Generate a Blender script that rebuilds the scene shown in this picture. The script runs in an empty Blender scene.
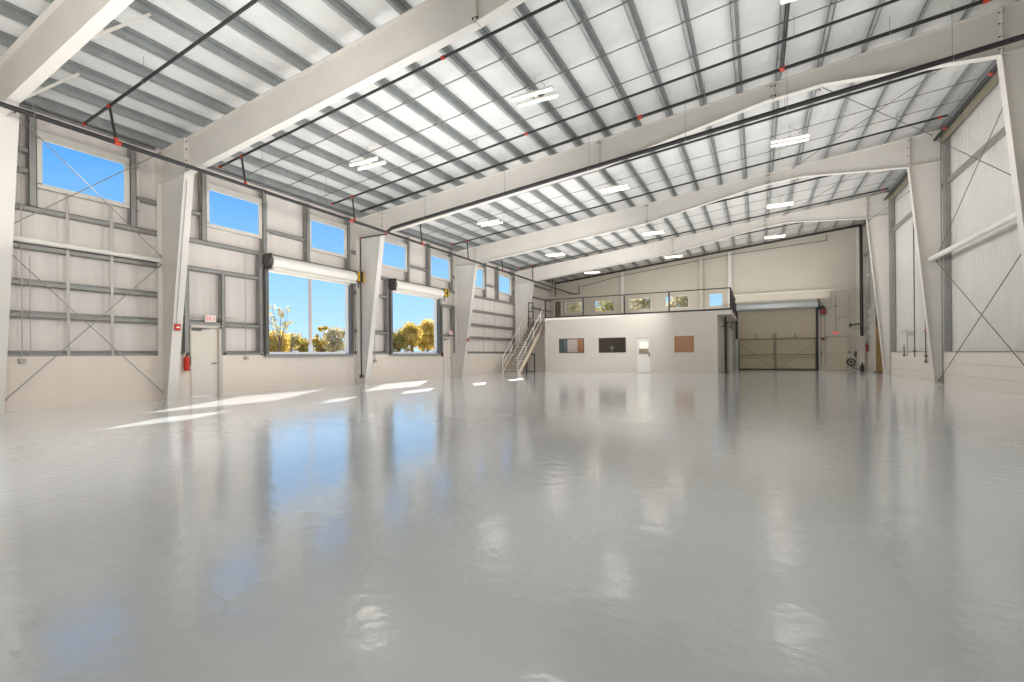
import bpy, math, random
from mathutils import Vector, Matrix
random.seed(7)
SC = bpy.context.scene
COL = SC.collection

# ------------------------------------------------------------------ helpers
def lin(c):
    return tuple((x/12.92 if x <= .04045 else ((x+.055)/1.055)**2.4) for x in (v/255.0 for v in c))

def mat(name, rgb, rough=.5, metal=0.0, noise=0.0, nscale=3.0, bump=0.0, bscale=20.0, stretch=(1,1,1),
        emit=0.0, spec=.5, coat=0.0, transl=0.0):
    m = bpy.data.materials.new(name); m.use_nodes = True
    nt = m.node_tree; b = nt.nodes['Principled BSDF']
    c = lin(rgb)
    b.inputs['Base Color'].default_value = (*c, 1)
    b.inputs['Roughness'].default_value = rough
    b.inputs['Metallic'].default_value = metal
    b.inputs['Specular IOR Level'].default_value = spec
    if coat:
        b.inputs['Coat Weight'].default_value = coat
        b.inputs['Coat Roughness'].default_value = .1
    if emit:
        b.inputs['Emission Color'].default_value = (*c, 1)
        b.inputs['Emission Strength'].default_value = emit
    if noise or bump:
        tc = nt.nodes.new('ShaderNodeTexCoord'); mp = nt.nodes.new('ShaderNodeMapping')
        mp.inputs['Scale'].default_value = stretch
        nt.links.new(tc.outputs['Object'], mp.inputs['Vector'])
    if noise:
        n = nt.nodes.new('ShaderNodeTexNoise'); n.inputs['Scale'].default_value = nscale
        n.inputs['Detail'].default_value = 4
        nt.links.new(mp.outputs[0], n.inputs['Vector'])
        r = nt.nodes.new('ShaderNodeMapRange')
        r.inputs['From Min'].default_value = .3; r.inputs['From Max'].default_value = .7
        r.inputs['To Min'].default_value = 1-noise; r.inputs['To Max'].default_value = 1+noise*.4
        nt.links.new(n.outputs['Fac'], r.inputs['Value'])
        mx = nt.nodes.new('ShaderNodeVectorMath'); mx.operation = 'SCALE'
        mx.inputs[0].default_value = c
        nt.links.new(r.outputs[0], mx.inputs['Scale'])
        nt.links.new(mx.outputs[0], b.inputs['Base Color'])
    if bump:
        n2 = nt.nodes.new('ShaderNodeTexNoise'); n2.inputs['Scale'].default_value = bscale
        n2.inputs['Detail'].default_value = 3
        nt.links.new(mp.outputs[0], n2.inputs['Vector'])
        bp = nt.nodes.new('ShaderNodeBump'); bp.inputs['Strength'].default_value = bump
        bp.inputs['Distance'].default_value = .05
        nt.links.new(n2.outputs['Fac'], bp.inputs['Height'])
        nt.links.new(bp.outputs[0], b.inputs['Normal'])
    return m

def glass_mat(name, tint=(1,1,1), refl=.10, rough=.02):
    m = bpy.data.materials.new(name); m.use_nodes = True
    nt = m.node_tree; nt.nodes.clear()
    o = nt.nodes.new('ShaderNodeOutputMaterial'); mx = nt.nodes.new('ShaderNodeMixShader')
    t = nt.nodes.new('ShaderNodeBsdfTransparent'); g = nt.nodes.new('ShaderNodeBsdfGlossy')
    t.inputs['Color'].default_value = (*tint, 1); g.inputs['Roughness'].default_value = rough
    mx.inputs['Fac'].default_value = refl
    nt.links.new(t.outputs[0], mx.inputs[1]); nt.links.new(g.outputs[0], mx.inputs[2])
    nt.links.new(mx.outputs[0], o.inputs['Surface'])
    return m

class MB:
    """collects shapes in world coordinates; build() links them as ONE mesh object"""
    def __init__(s): s.v = []; s.f = []; s.sm = []
    def add(s, vs, fs, smooth=False):
        b = len(s.v); s.v += [tuple(v) for v in vs]
        for f in fs: s.f.append(tuple(b+i for i in f)); s.sm.append(smooth)
        return s
    def box(s, x0, x1, y0, y1, z0, z1):
        vs = [(x, y, z) for z in (z0, z1) for y in (y0, y1) for x in (x0, x1)]
        return s.add(vs, [(0,2,3,1), (4,5,7,6), (0,1,5,4), (2,6,7,3), (0,4,6,2), (1,3,7,5)])
    def bar(s, p, q, w, t, up=(0,0,1)):
        """rectangular bar from p to q, w across, t along up"""
        p = Vector(p); q = Vector(q); d = (q-p).normalized(); u = Vector(up)
        if abs(d.dot(u)) > .98: u = Vector((1,0,0))
        a = d.cross(u).normalized(); b = a.cross(d).normalized()
        vs = []
        for c in (p, q):
            for i, j in ((-1,-1), (1,-1), (1,1), (-1,1)):
                vs.append(c + a*(i*w/2) + b*(j*t/2))
        return s.add(vs, [(0,1,2,3), (7,6,5,4), (0,4,5,1), (1,5,6,2), (2,6,7,3), (3,7,4,0)])
    def tube(s, p, q, r, n=10, r2=None, caps=True):
        p = Vector(p); q = Vector(q); d = (q-p).normalized()
        u = Vector((0,0,1)) if abs(d.z) < .9 else Vector((1,0,0))
        a = d.cross(u).normalized(); b = a.cross(d)
        vs = []
        for c, rr in ((p, r), (q, r if r2 is None else r2)):
            for k in range(n):
                t = 2*math.pi*k/n; vs.append(c + a*(rr*math.cos(t)) + b*(rr*math.sin(t)))
        s.add(vs, [(k, (k+1) % n, n+(k+1) % n, n+k) for k in range(n)], True)
        if caps: s.add(vs, [tuple(range(n))[::-1], tuple(range(n, 2*n))])
        return s
    def path(s, pts, r, n=8):
        for a, b in zip(pts, pts[1:]): s.tube(a, b, r, n)
        for p in pts[1:-1]: s.ball(p, r*1.02, 8, 5)
        return s
    def ball(s, c, r, n=10, m=6, sc=(1,1,1)):
        c = Vector(c); vs = [c + Vector((0,0,r*sc[2]))]
        for i in range(1, m):
            t = math.pi*i/m
            for k in range(n):
                p = 2*math.pi*k/n
                vs.append(c + Vector((r*math.sin(t)*math.cos(p)*sc[0], r*math.sin(t)*math.sin(p)*sc[1], r*math.cos(t)*sc[2])))
        vs.append(c - Vector((0,0,r*sc[2]))); e = len(vs)-1
        fs = [(0, 1+k, 1+(k+1) % n) for k in range(n)]
        for i in range(m-2):
            for k in range(n):
                a = 1+i*n+k; b = 1+i*n+(k+1) % n
                fs.append((a, a+n, b+n, b))
        o = 1+(m-2)*n
        fs += [(o+k, e, o+(k+1) % n) for k in range(n)]
        return s.add(vs, fs, True)
    def prism(s, poly, axis, a, b):
        """poly: 2-D points in the plane normal to axis ('x': (y,z), 'y': (x,z), 'z': (x,y)); from a to b"""
        def P(p, t):
            return {'x': (t, p[0], p[1]), 'y': (p[0], t, p[1]), 'z': (p[0], p[1], t)}[axis]
        n = len(poly); vs = [P(p, a) for p in poly] + [P(p, b) for p in poly]
        fs = [tuple(range(n))[::-1], tuple(range(n, 2*n))] + [(k, (k+1) % n, n+(k+1) % n, n+k) for k in range(n)]
        return s.add(vs, fs)
    def ring(s, c, R, r, axis='y', n=20, m=8):
        c = Vector(c); vs = []
        for i in range(n):
            t = 2*math.pi*i/n
            for k in range(m):
                p = 2*math.pi*k/m; rr = R + r*math.cos(p); h = r*math.sin(p)
                v = {'y': (rr*math.cos(t), h, rr*math.sin(t)), 'x': (h, rr*math.cos(t), rr*math.sin(t)), 'z': (rr*math.cos(t), rr*math.sin(t), h)}[axis]
                vs.append(c + Vector(v))
        fs = [(i*m+k, i*m+(k+1) % m, ((i+1) % n)*m+(k+1) % m, ((i+1) % n)*m+k) for i in range(n) for k in range(m)]
        return s.add(vs, fs, True)
    def wall(s, axis, t0, t1, a0, a1, z0, z1, holes):
        """wall slab normal to axis between t0 and t1, a0..a1 along, z0..z1, with rectangular holes (a,b,z,z)"""
        A = sorted({a0, a1, *[h for q in holes for h in q[:2] if a0 < h < a1]})
        Z = sorted({z0, z1, *[h for q in holes for h in q[2:] if z0 < h < z1]})
        P = (lambda t, a, z: (t, a, z)) if axis == 'x' else (lambda t, a, z: (a, t, z))
        def solid(i, j):
            if not (0 <= i < len(A)-1 and 0 <= j < len(Z)-1): return False
            a = (A[i]+A[i+1])/2; z = (Z[j]+Z[j+1])/2
            return not any(q[0] < a < q[1] and q[2] < z < q[3] for q in holes)
        for i in range(len(A)-1):
            for j in range(len(Z)-1):
                if not solid(i, j): continue
                for t in (t0, t1):
                    s.add([P(t, A[i], Z[j]), P(t, A[i+1], Z[j]), P(t, A[i+1], Z[j+1]), P(t, A[i], Z[j+1])], [(0,1,2,3)])
                for di, dj, e in ((-1,0,((0,0),(0,1))), (1,0,((1,0),(1,1))), (0,-1,((0,0),(1,0))), (0,1,((0,1),(1,1)))):
                    if not solid(i+di, j+dj):
                        (p, q), (u, w) = e
                        s.add([P(t0, A[i+p], Z[j+q]), P(t0, A[i+u], Z[j+w]), P(t1, A[i+u], Z[j+w]), P(t1, A[i+p], Z[j+q])], [(0,1,2,3)])
        return s
    def build(s, name, m, parent=None, bevel=0.0):
        o0 = Vector((0,0,0))
        if parent is not None:
            q = parent
            while q is not None: o0 = o0 + Vector(q.location); q = q.parent
        me = bpy.data.meshes.new(name)
        me.from_pydata([tuple(Vector(v)-o0) for v in s.v], [], s.f)
        me.materials.append(m)
        me.polygons.foreach_set('use_smooth', s.sm)
        me.update()
        o = bpy.data.objects.new(name, me); COL.objects.link(o)
        if parent is not None: o.parent = parent
        if bevel:
            b = o.modifiers.new('edge', 'BEVEL'); b.width = bevel; b.segments = 2; b.limit_method = 'ANGLE'
        return o

def tag(o, label, cat, group=None, kind=None):
    o['label'] = label; o['category'] = cat
    if group: o['group'] = group
    if kind: o['kind'] = kind
    return o
def thing(name, label, cat, loc, group=None, kind=None):
    o = bpy.data.objects.new(name, None); COL.objects.link(o); o.location = loc
    o.empty_display_size = .1
    return tag(o, label, cat, group, kind)
ORD = ['', 'first', 'second', 'third', 'fourth', 'fifth', 'sixth', 'seventh', 'eighth', 'ninth', 'tenth', 'eleventh', 'twelfth',
       'thirteenth', 'fourteenth', 'fifteenth', 'sixteenth', 'seventeenth', 'eighteenth', 'nineteenth', 'twentieth', 'twenty-first', 'twenty-second']

# ------------------------------------------------------------------ materials
M = {}
M['floor'] = None
M['steel'] = mat('white_painted_steel', (218,213,206), .42, noise=.05, nscale=.8)
M['steel_shade'] = mat('white_steel_plate', (210,206,197), .45, noise=.05, nscale=1.5)
M['galv'] = mat('galvanised_steel', (152,156,155), .42, .3, noise=.16, nscale=2.5)
M['galv_dark'] = mat('dark_galvanised', (104,108,108), .5, .3, noise=.15, nscale=2.5)
M['girt'] = mat('girt_steel', (150,149,145), .45, .3, noise=.12, nscale=3)
M['insul'] = mat('ceiling_insulation', (212,212,209), .26, noise=.10, nscale=1.1, bump=1.0, bscale=2.2, stretch=(1,.5,1), spec=.55)
M['panel_l'] = mat('wall_insulation', (225,217,210), .45, noise=.07, nscale=1.3, bump=.6, bscale=1.2, stretch=(1,3.5,.25))
M['block'] = mat('painted_block', (224,213,201), .55, noise=.04, nscale=2)
M['panel_r'] = mat('ribbed_liner', (208,206,200), .5, noise=.05, nscale=1)
M['far'] = mat('far_wall_paint', (198,191,177), .6, noise=.05, nscale=.5)
M['office'] = mat('office_wall_paint', (211,203,193), .6, noise=.03, nscale=.6)
M['white'] = mat('white_paint', (232,228,220), .4)
M['door'] = mat('door_paint', (222,213,202), .45, noise=.02)
M['doorframe'] = mat('door_frame_paint', (196,188,178), .45)
M['tan'] = mat('tan_curtain', (200,188,166), .5, noise=.05, nscale=1.5)
M['gate'] = mat('tan_gate', (178,168,142), .55, noise=.06)
M['gatefr'] = mat('gate_frame', (136,128,108), .5)
M['hood'] = mat('hood_grey', (192,196,198), .35, .3)
M['black'] = mat('black_pipe', (38,38,38), .4, noise=.2, nscale=4)
M['dark'] = mat('dark_grey', (74,72,70), .5)
M['guide'] = mat('guide_rail_grey', (104,101,99), .45, .3)
M['red'] = mat('red_paint', (196,44,30), .4)
M['orange'] = mat('red_coupling', (190,62,40), .45)
M['yellow'] = mat('yellow_paint', (226,178,30), .45)
M['chrome'] = mat('chrome', (190,190,190), .25, 1.0)
M['darkred'] = mat('dark_red', (132,40,36), .45)
M['brown'] = mat('brown_blind', (188,134,94), .5, noise=.1, nscale=6, stretch=(1,1,12))
M['brick'] = mat('brown_door', (126,96,62), .5, noise=.12)
M['glass'] = glass_mat('window_glass', (.96,.98,1), .02, .12)
M['glass_dk'] = glass_mat('office_glass', (.85,.83,.8), .05, .1)
M['tube'] = mat('led_tube', (255,246,232), .4, emit=2.6)
M['signface'] = mat('sign_face', (244,238,232), .4)
M['signred'] = mat('sign_red', (226,60,52), .4, emit=.3)
M['stair'] = mat('stair_paint', (206,196,182), .45, noise=.03)
M['tread'] = mat('stair_tread', (150,142,130), .55, noise=.1)
M['kick'] = mat('stringer_tan', (212,197,176), .5)
M['cable'] = mat('cable', (150,148,144), .45, .4)
M['cond'] = mat('conduit', (176,172,164), .4, .4)
M['rod'] = mat('brace_rod', (112,108,103), .45, .4)
M['ground'] = mat('gravel', (170,160,140), .9, noise=.15, nscale=.6)
M['concrete'] = mat('outdoor_concrete', (226,222,214), .8, noise=.08)
M['bark'] = mat('bark', (120,98,74), .9, noise=.2)
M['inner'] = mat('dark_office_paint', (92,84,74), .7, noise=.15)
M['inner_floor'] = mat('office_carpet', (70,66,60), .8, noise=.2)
M['yel_brown'] = mat('ochre_door', (146,112,62), .5, noise=.15)

def floor_material():
    m = bpy.data.materials.new('epoxy_floor'); m.use_nodes = True
    nt = m.node_tree; b = nt.nodes['Principled BSDF']; L = nt.links.new
    tc = nt.nodes.new('ShaderNodeTexCoord')
    n = nt.nodes.new('ShaderNodeTexNoise'); n.inputs['Scale'].default_value = .18; n.inputs['Detail'].default_value = 5
    L(tc.outputs['Object'], n.inputs['Vector'])
    cr = nt.nodes.new('ShaderNodeValToRGB')
    cr.color_ramp.elements[0].position = .3; cr.color_ramp.elements[0].color = (*lin((205,212,217)), 1)
    cr.color_ramp.elements[1].position = .72; cr.color_ramp.elements[1].color = (*lin((216,222,226)), 1)
    L(n.outputs['Fac'], cr.inputs['Fac']); L(cr.outputs[0], b.inputs['Base Color'])
    n2 = nt.nodes.new('ShaderNodeTexNoise'); n2.inputs['Scale'].default_value = 2.2; n2.inputs['Detail'].default_value = 3
    L(tc.outputs['Object'], n2.inputs['Vector'])
    r = nt.nodes.new('ShaderNodeMapRange'); r.inputs['To Min'].default_value = .17; r.inputs['To Max'].default_value = .25
    L(n2.outputs['Fac'], r.inputs['Value']); L(r.outputs[0], b.inputs['Roughness'])
    n3 = nt.nodes.new('ShaderNodeTexNoise'); n3.inputs['Scale'].default_value = 7; n3.inputs['Detail'].default_value = 4
    L(tc.outputs['Object'], n3.inputs['Vector'])
    bp = nt.nodes.new('ShaderNodeBump'); bp.inputs['Strength'].default_value = .10; bp.inputs['Distance'].default_value = .04
    L(n3.outputs['Fac'], bp.inputs['Height']); L(bp.outputs[0], b.inputs['Normal'])
    b.inputs['Specular IOR Level'].default_value = .7
    b.inputs['Coat Weight'].default_value = .9; b.inputs['Coat IOR'].default_value = 1.6; b.inputs['Coat Roughness'].default_value = .10
    L(bp.outputs[0], b.inputs['Coat Normal'])
    return m
M['floor'] = floor_material()

def leaf_mat(name, a, b2):
    m = bpy.data.materials.new(name); m.use_nodes = True
    nt = m.node_tree; b = nt.nodes['Principled BSDF']; L = nt.links.new
    tc = nt.nodes.new('ShaderNodeTexCoord'); n = nt.nodes.new('ShaderNodeTexNoise'); n.inputs['Scale'].default_value = 1.1
    L(tc.outputs['Object'], n.inputs['Vector'])
    cr = nt.nodes.new('ShaderNodeValToRGB')
    cr.color_ramp.elements[0].position = .35; cr.color_ramp.elements[0].color = (*lin(a), 1)
    cr.color_ramp.elements[1].position = .65; cr.color_ramp.elements[1].color = (*lin(b2), 1)
    L(n.outputs['Fac'], cr.inputs['Fac']); L(cr.outputs[0], b.inputs['Base Color'])
    b.inputs['Roughness'].default_value = .7
    t = nt.nodes.new('ShaderNodeBsdfTranslucent'); L(cr.outputs[0], t.inputs['Color'])
    mx = nt.nodes.new('ShaderNodeMixShader'); mx.inputs['Fac'].default_value = .45
    L(b.outputs[0], mx.inputs[1]); L(t.outputs[0], mx.inputs[2])
    L(mx.outputs[0], nt.nodes['Material Output'].inputs['Surface'])
    return m
M['leaf_gold'] = leaf_mat('golden_leaves', (168,146,58), (236,206,112))
M['leaf_green'] = leaf_mat('green_leaves', (120,114,50), (200,178,92))
M['leaf_pale'] = leaf_mat('pale_leaves', (158,148,104), (218,204,160))  # paled leaf colour, carries the haze over the trees beyond the far wall

# ------------------------------------------------------------------ dimensions
XL, XR, YN, YF = -15.0, 6.05, -5.0, 36.0
def zr(x): return 8.48 + .1*x            # underside of the purlins / top of the rafters
RA, RB, RC, RD, RE = 3.66, 7.26, 14.7, 22.0, 29.4
FR = [RA, RB, RC, RD, RE]
WIN = [5.57, 9.41, 13.17, 16.95, 20.60, 24.26, 27.88]
WZ0, WZ1, WW = 5.33, 6.42, 1.68
PH = .20                                   # purlin height

# ------------------------------------------------------------------ shell
tag(MB().box(-15.6, 6.5, YN-.2, 36.4, -.2, 0).build('floor', M['floor']), 'glossy pale grey epoxy floor of the empty hall', 'floor', kind='structure')
mb = MB()
for k in range(42):                        # blanket insulation above the purlins, sagging a little between them
    x0 = -15.6 + k*.525; x1 = x0 + .525
    mb.add([(x0, YN-.2, zr(x0)+PH+.005), (x1, YN-.2, zr(x1)+PH+.005), (x1, 36.4, zr(x1)+PH+.005), (x0, 36.4, zr(x0)+PH+.005),
            (x0, YN-.2, zr(x0)+PH+.1), (x1, YN-.2, zr(x1)+PH+.1), (x1, 36.4, zr(x1)+PH+.1), (x0, 36.4, zr(x0)+PH+.1)],
           [(0,1,2,3), (7,6,5,4)])
tag(mb.build('ceiling', M['insul']), 'white sloping insulated ceiling above the purlins', 'ceiling', kind='structure')

D1 = (10.46, 14.13, 1.28, 4.3); D2 = (16.66, 20.2, 1.28, 4.3)
ED1 = (7.97, 8.87, 0, 2.14); ED2 = (20.72, 21.58, 0, 2.14)
holes = [(c-WW/2, c+WW/2+.3, WZ0, WZ1+.16) for c in WIN] + [(d[0], d[1]+.3, d[2], d[3]) for d in (D1, D2)] + [ED1, ED2]
wl = MB().wall('x', -15.32, -15.22, YN, 36.2, 1.25, 7.25, holes).build('wall_left', M['panel_l'])
tag(wl, 'left wall of pale insulation panels above a painted block base', 'wall', kind='structure')
mb = MB().wall('x', -15.34, XL, YN, 36.2, 0, 1.25, [ED1, ED2])
mb.build('block_base', M['block'], wl)
# right wall, ribbed liner over block base
DR = (30.6, 32.95, 0, 4.1)
mb = MB(); prof = []
y = YN
while y < 36.2:
    prof += [(y, 6.05), (y+.22, 6.05), (y+.24, 6.042), (y+.28, 6.042)]; y += .30
prof.append((y, 6.05))
for (ya, xa), (yb, xb) in zip(prof, prof[1:]):
    z0 = 4.1 if (DR[0] <= (ya+yb)/2 <= DR[1]) else 1.14
    mb.add([(xa, ya, z0), (xb, yb, z0), (xb, yb, 9.2), (xa, ya, 9.2)], [(0,1,2,3)])
wr = mb.build('wall_right', M['panel_r'])
tag(wr, 'right wall of ribbed pale liner panel above low painted block', 'wall', kind='structure')
MB().wall('x', 5.88, 6.2, YN, 36.2, 0, 1.14, [DR]).build('block_base', M['block'], wr)
mb = MB()
for z in (.38, .76): mb.box(5.872, 5.88, YN, DR[0], z-.006, z+.006)
mb.build('mortar_line', M['doorframe'], wr)
MB().box(5.86, 6.05, YN, DR[0], 1.14, 1.17).build('block_cap', M['girt'], wr)
MB().box(6.10, 6.2, YN-.2, 36.4, 1.14, 9.3).build('outer_sheet', M['panel_r'], wr)
# far wall
MEZ = [(-13.82,-12.42,4.5,5.36), (-11.33,-9.8,4.5,5.34), (-8.62,-7.02,4.5,5.33), (-5.95,-4.36,4.5,5.35), (-2.95,-2.12,4.48,5.34)]
wf = MB().wall('y', YF, YF+.15, -15.4, 6.3, 0, 9.3, MEZ).build('wall_far', M['far'])
tag(wf, 'far beige end wall with the closed roll-up door and mezzanine windows', 'wall', kind='structure')
tag(MB().box(-15.4, 6.3, YN-.15, YN, 0, 9.4).build('wall_near', M['far']), 'plain beige end wall behind the viewpoint', 'wall', kind='structure')

# ------------------------------------------------------------------ left windows
pos = ['between the first two columns', 'left of the pair between the second and third columns', 'right of the pair between the second and third columns',
       'left of the pair between the third and fourth columns', 'right of the pair between the third and fourth columns',
       'left of the pair between the fourth and fifth columns', 'right of the pair between the fourth and fifth columns']
for i, c in enumerate(WIN):
    t = thing('window_%d' % (i+1), 'high window in left wall, '+pos[i], 'window', (XL-.1, c, WZ0), 'high windows in the left wall', 'structure')
    a, b = c-WW/2, c+WW/2
    mb = MB()
    for (y0, y1, z0, z1) in ((a-.09, b+.32, WZ0-.09, WZ0+.02), (a-.09, b+.32, WZ1-.02, WZ1+.18), (a-.09, a+.02, WZ0, WZ1), (b-.02, b+.32, WZ0, WZ1)):
        mb.box(XL-.08, XL-.02, y0, y1, z0, z1)
    mb.box(XL-.22, XL-.08, b+.28, b+.32, WZ0, WZ1+.18).box(XL-.22, XL-.08, a-.05, b+.32, WZ1+.14, WZ1+.18).box(XL-.22, XL-.08, a-.05, b+.32, WZ0-.06, WZ0).box(XL-.22, XL-.08, a-.05, a, WZ0, WZ1+.18)
    mb.build('window_frame', M['steel_shade'], t)
    MB().box(XL-.055, XL-.045, a, b, WZ0, WZ1).build('pane', M['glass'], t)

# ------------------------------------------------------------------ doors of the setting
def exit_door(n, a, b, label):
    t = thing('door_%d' % n, label, 'door', (XL, (a+b)/2, 0), None, 'structure')
    MB().box(XL-.12, XL-.07, a+.04, b-.04, .01, 2.09).build('leaf', M['door'], t)
    mb = MB()
    mb.box(XL-.2, XL+.02, a-.0, a+.045, 0, 2.14); mb.box(XL-.2, XL+.02, b-.045, b+.06, 0, 2.14); mb.box(XL-.2, XL+.02, a, b+.06, 2.09, 2.18)
    mb.build('door_frame', M['doorframe'], t)
    mb = MB().box(XL-.07, XL-.03, a+.06, a+.36, 2.0, 2.06); mb.bar((XL-.03, a+.3, 2.05), (XL-.03, a+.6, 2.075), .02, .02)
    mb.build('closer', M['guide'], t)
    mb = MB().tube((XL-.07, b-.13, 1.0), (XL, b-.13, 1.0), .02); mb.tube((XL, b-.13, 1.0), (XL, b-.28, 1.0), .012)
    mb.build('handle', M['guide'], t)
exit_door(1, ED1[0], ED1[1], 'flush beige exit door in left wall, before the nearest roll-up door')
exit_door(2, ED2[0], ED2[1], 'flush beige exit door in left wall, beyond the second roll-up door')

def letters(mb, P, w, h, s=.13):
    """EXIT in a w x h box; P(u, v) -> point; s stroke relative to h"""
    k = h*s; cw = w/4
    def bar(u0, v0, u1, v1, kk=k): mb.bar(P(u0, v0), P(u1, v1), kk, .006, N)
    N = Vector(P(1,0)) - Vector(P(0,0)); N = N.cross(Vector((0,0,1)))
    g = cw*.16
    bar(g+k/2, 0, g+k/2, h)
    for v in (k/2, h/2, h-k/2): bar(g, v, cw-g, v)
    bar(cw+g, 0, 2*cw-g, h); bar(cw+g, h, 2*cw-g, 0)
    bar(2.5*cw, 0, 2.5*cw, h)
    bar(3*cw+g*.5, h-k/2, 4*cw-g*.5, h-k/2); bar(3.5*cw, 0, 3.5*cw, h)
    return mb
def exit_sign(label, c, axis, w=.32, h=.21, face=M['signface'], txt=M['signred']):
    t = thing('exit_sign', label, 'sign', c, 'lit exit signs')
    x, y, z = c
    if axis == 'x':
        MB().box(x, x+.05, y-w/2, y+w/2, z-h/2, z+h/2).build('housing', face, t)
        P = lambda u, v: (x+.053, y-w*.42+u, z-h*.3+v)
    else:
        MB().box(x-w/2, x+w/2, y-.05, y, z-h/2, z+h/2).build('housing', face, t)
        P = lambda u, v: (x-w*.42+u, y-.053, z-h*.3+v)
    letters(MB(), P, w*.84, h*.6).build('lettering', txt, t)
    return t
exit_sign('white exit sign with red letters above the nearest left door', (XL-.02, 8.57, 2.385), 'x')
exit_sign('small exit sign above the left door beyond the second roll-up door', (XL-.02, 21.45, 2.42), 'x')
M['signpink'] = mat('sign_glow', (236,160,150), .4, emit=.1)
exit_sign('red glowing exit sign over the far wall door', (4.45, YF-.02, 2.38), 'y', .30, .22, M['signpink'])

# far person door
t = thing('door_3', 'tan flush door in far wall right of the closed roll-up door', 'door', (4.5, YF, 0), None, 'structure')
MB().box(4.03, 4.98, YF-.05, YF-.01, .01, 2.08).build('leaf', M['tan'], t)
mb = MB().box(3.94, 4.03, YF-.07, YF, 0, 2.16).box(4.98, 5.04, YF-.07, YF, 0, 2.16).box(3.94, 5.04, YF-.07, YF, 2.08, 2.16)
mb.build('door_frame', M['doorframe'], t)
MB().box(3.85, 5.12, YF-.16, YF, 2.16, 2.21).build('drip_cap', M['hood'], t)
MB().tube((4.12, YF-.05, 1.0), (4.12, YF-.11, 1.0), .03).build('handle', M['dark'], t)
# ochre door in the right wall
t = thing('door_4', 'tall ochre door in right wall behind the last column', 'door', (5.75, 30.8, 0), None, 'structure')
MB().box(5.93, 5.97, DR[0]+.06, DR[1]-.06, .02, 2.6).build('lower_leaf', M['yel_brown'], t)
MB().box(5.93, 5.97, DR[0]+.06, DR[1]-.06, 2.6, 4.04).build('dark_infill', M['dark'], t)  # dark sheet stands in for the shaded interior beyond the opening
mb = MB().box(5.82, 5.98, DR[0], DR[0]+.07, 0, 4.1).box(5.82, 5.98, DR[1]-.07, DR[1]+.06, 0, 4.1).box(5.82, 5.98, DR[0], DR[1]+.06, 4.03, 4.16)
mb.build('door_frame', M['steel_shade'], t)
MB().box(5.83, 5.98, DR[0]+.07, DR[1]-.07, 0, .05).build('threshold', M['dark'], t)

# ------------------------------------------------------------------ steel frames
CN = ['nearest', 'second', 'third', 'fourth', 'fifth']
FLW = .25
def left_column(i, Y):
    FLW = .30 if i == 0 else .25
    t = thing('steel_column', 'tapered white steel column on left wall, %s%s' % (CN[i], ' (cut by the left picture edge)' if i == 0 else ' from the viewer'), 'column',
              (-14.8, Y, 0), 'left wall steel columns', 'thing')
    xo, xb, xk, zk = XL+.02, -14.56, -13.62, zr(-13.62)-.93
    MB().prism([(xo, .02), (xb, .02), (xk, zk), (xk, zr(xk)), (xo, zr(xo))], 'y', Y-.012, Y+.012).build('web', M['steel'], t)
    MB().box(xo-.02, xo, Y-FLW/2, Y+FLW/2, 0, zr(xo)).build('outer_flange', M['steel'], t)
    mb = MB().bar((xb, Y, .02), (xk, Y, zk), FLW, .02, (1,0,0)); mb.build('inner_flange', M['steel'], t)
    MB().bar((xo, Y, zr(xo)-.012), (xk, Y, zr(xk)-.012), FLW, .02).build('cap_plate', M['steel'], t)
    MB().box(xo, xb+.06, Y-FLW/2-.02, Y+FLW/2+.02, 0, .025).build('base_plate', M['steel_shade'], t)
    MB().bar((xo, Y, zk-.04), (xk, Y, zk), FLW*.9, .016).build('stiffener', M['steel'], t)
    mb = MB().box(xk-.02, xk+.005, Y-FLW/2, Y+FLW/2, zk-.06, zr(xk)); mb.build('knee_plate', M['steel'], t)
    for s in (-1, 1):
        for q in (.12, .32, .62, .82): MB().tube((xk-.045, Y+s*.08, zk+q), (xk+.05, Y+s*.08, zk+q), .016, 6).build('knee_bolt', M['dark'], t)
    return t
def rafter(i, Y):
    FLW = .19
    t = thing('roof_rafter', 'white steel rafter spanning under the ceiling, %s from the viewer' % ('nearest' if i == 0 else CN[i]), 'rafter',
              (-4.5, Y, zr(-4.5)-.8), 'white roof rafters', 'thing')
    xa, xb = -13.6, 4.95
    bot = [(xa, zr(xa)-.93), (-4.43, zr(-4.43)-.88), (.25, zr(.25)-.43), (1.6, zr(1.6)-.46), (xb, zr(xb)-1.06)]
    MB().prism(bot + [(xb, zr(xb)-.015), (xa, zr(xa)-.015)], 'y', Y-.012, Y+.012).build('web', M['steel'], t)
    MB().bar((xa, Y, zr(xa)-.012), (xb, Y, zr(xb)-.012), FLW, .02).build('top_flange', M['steel'], t)
    mb = MB()
    for (x0, z0), (x1, z1) in zip(bot, bot[1:]): mb.bar((x0, Y, z0), (x1, Y, z1), FLW, .02)
    mb.build('bottom_flange', M['steel'], t)
    for x in (-4.43, .45):
        zb = zr(x) - (.9 if x < 0 else .46)
        s = MB().box(x-.025, x+.025, Y-FLW/2, Y+FLW/2, zb, zr(x)-.01).build('splice_plate', M['steel_shade'], t)
        for q in (.1, zr(x)-zb-.1):
            for sg in (-1, 1): MB().tube((x-.06, Y+sg*.08, zb+q), (x+.06, Y+sg*.08, zb+q), .02, 6).build('splice_bolt', M['dark'], s)
    return t
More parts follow.
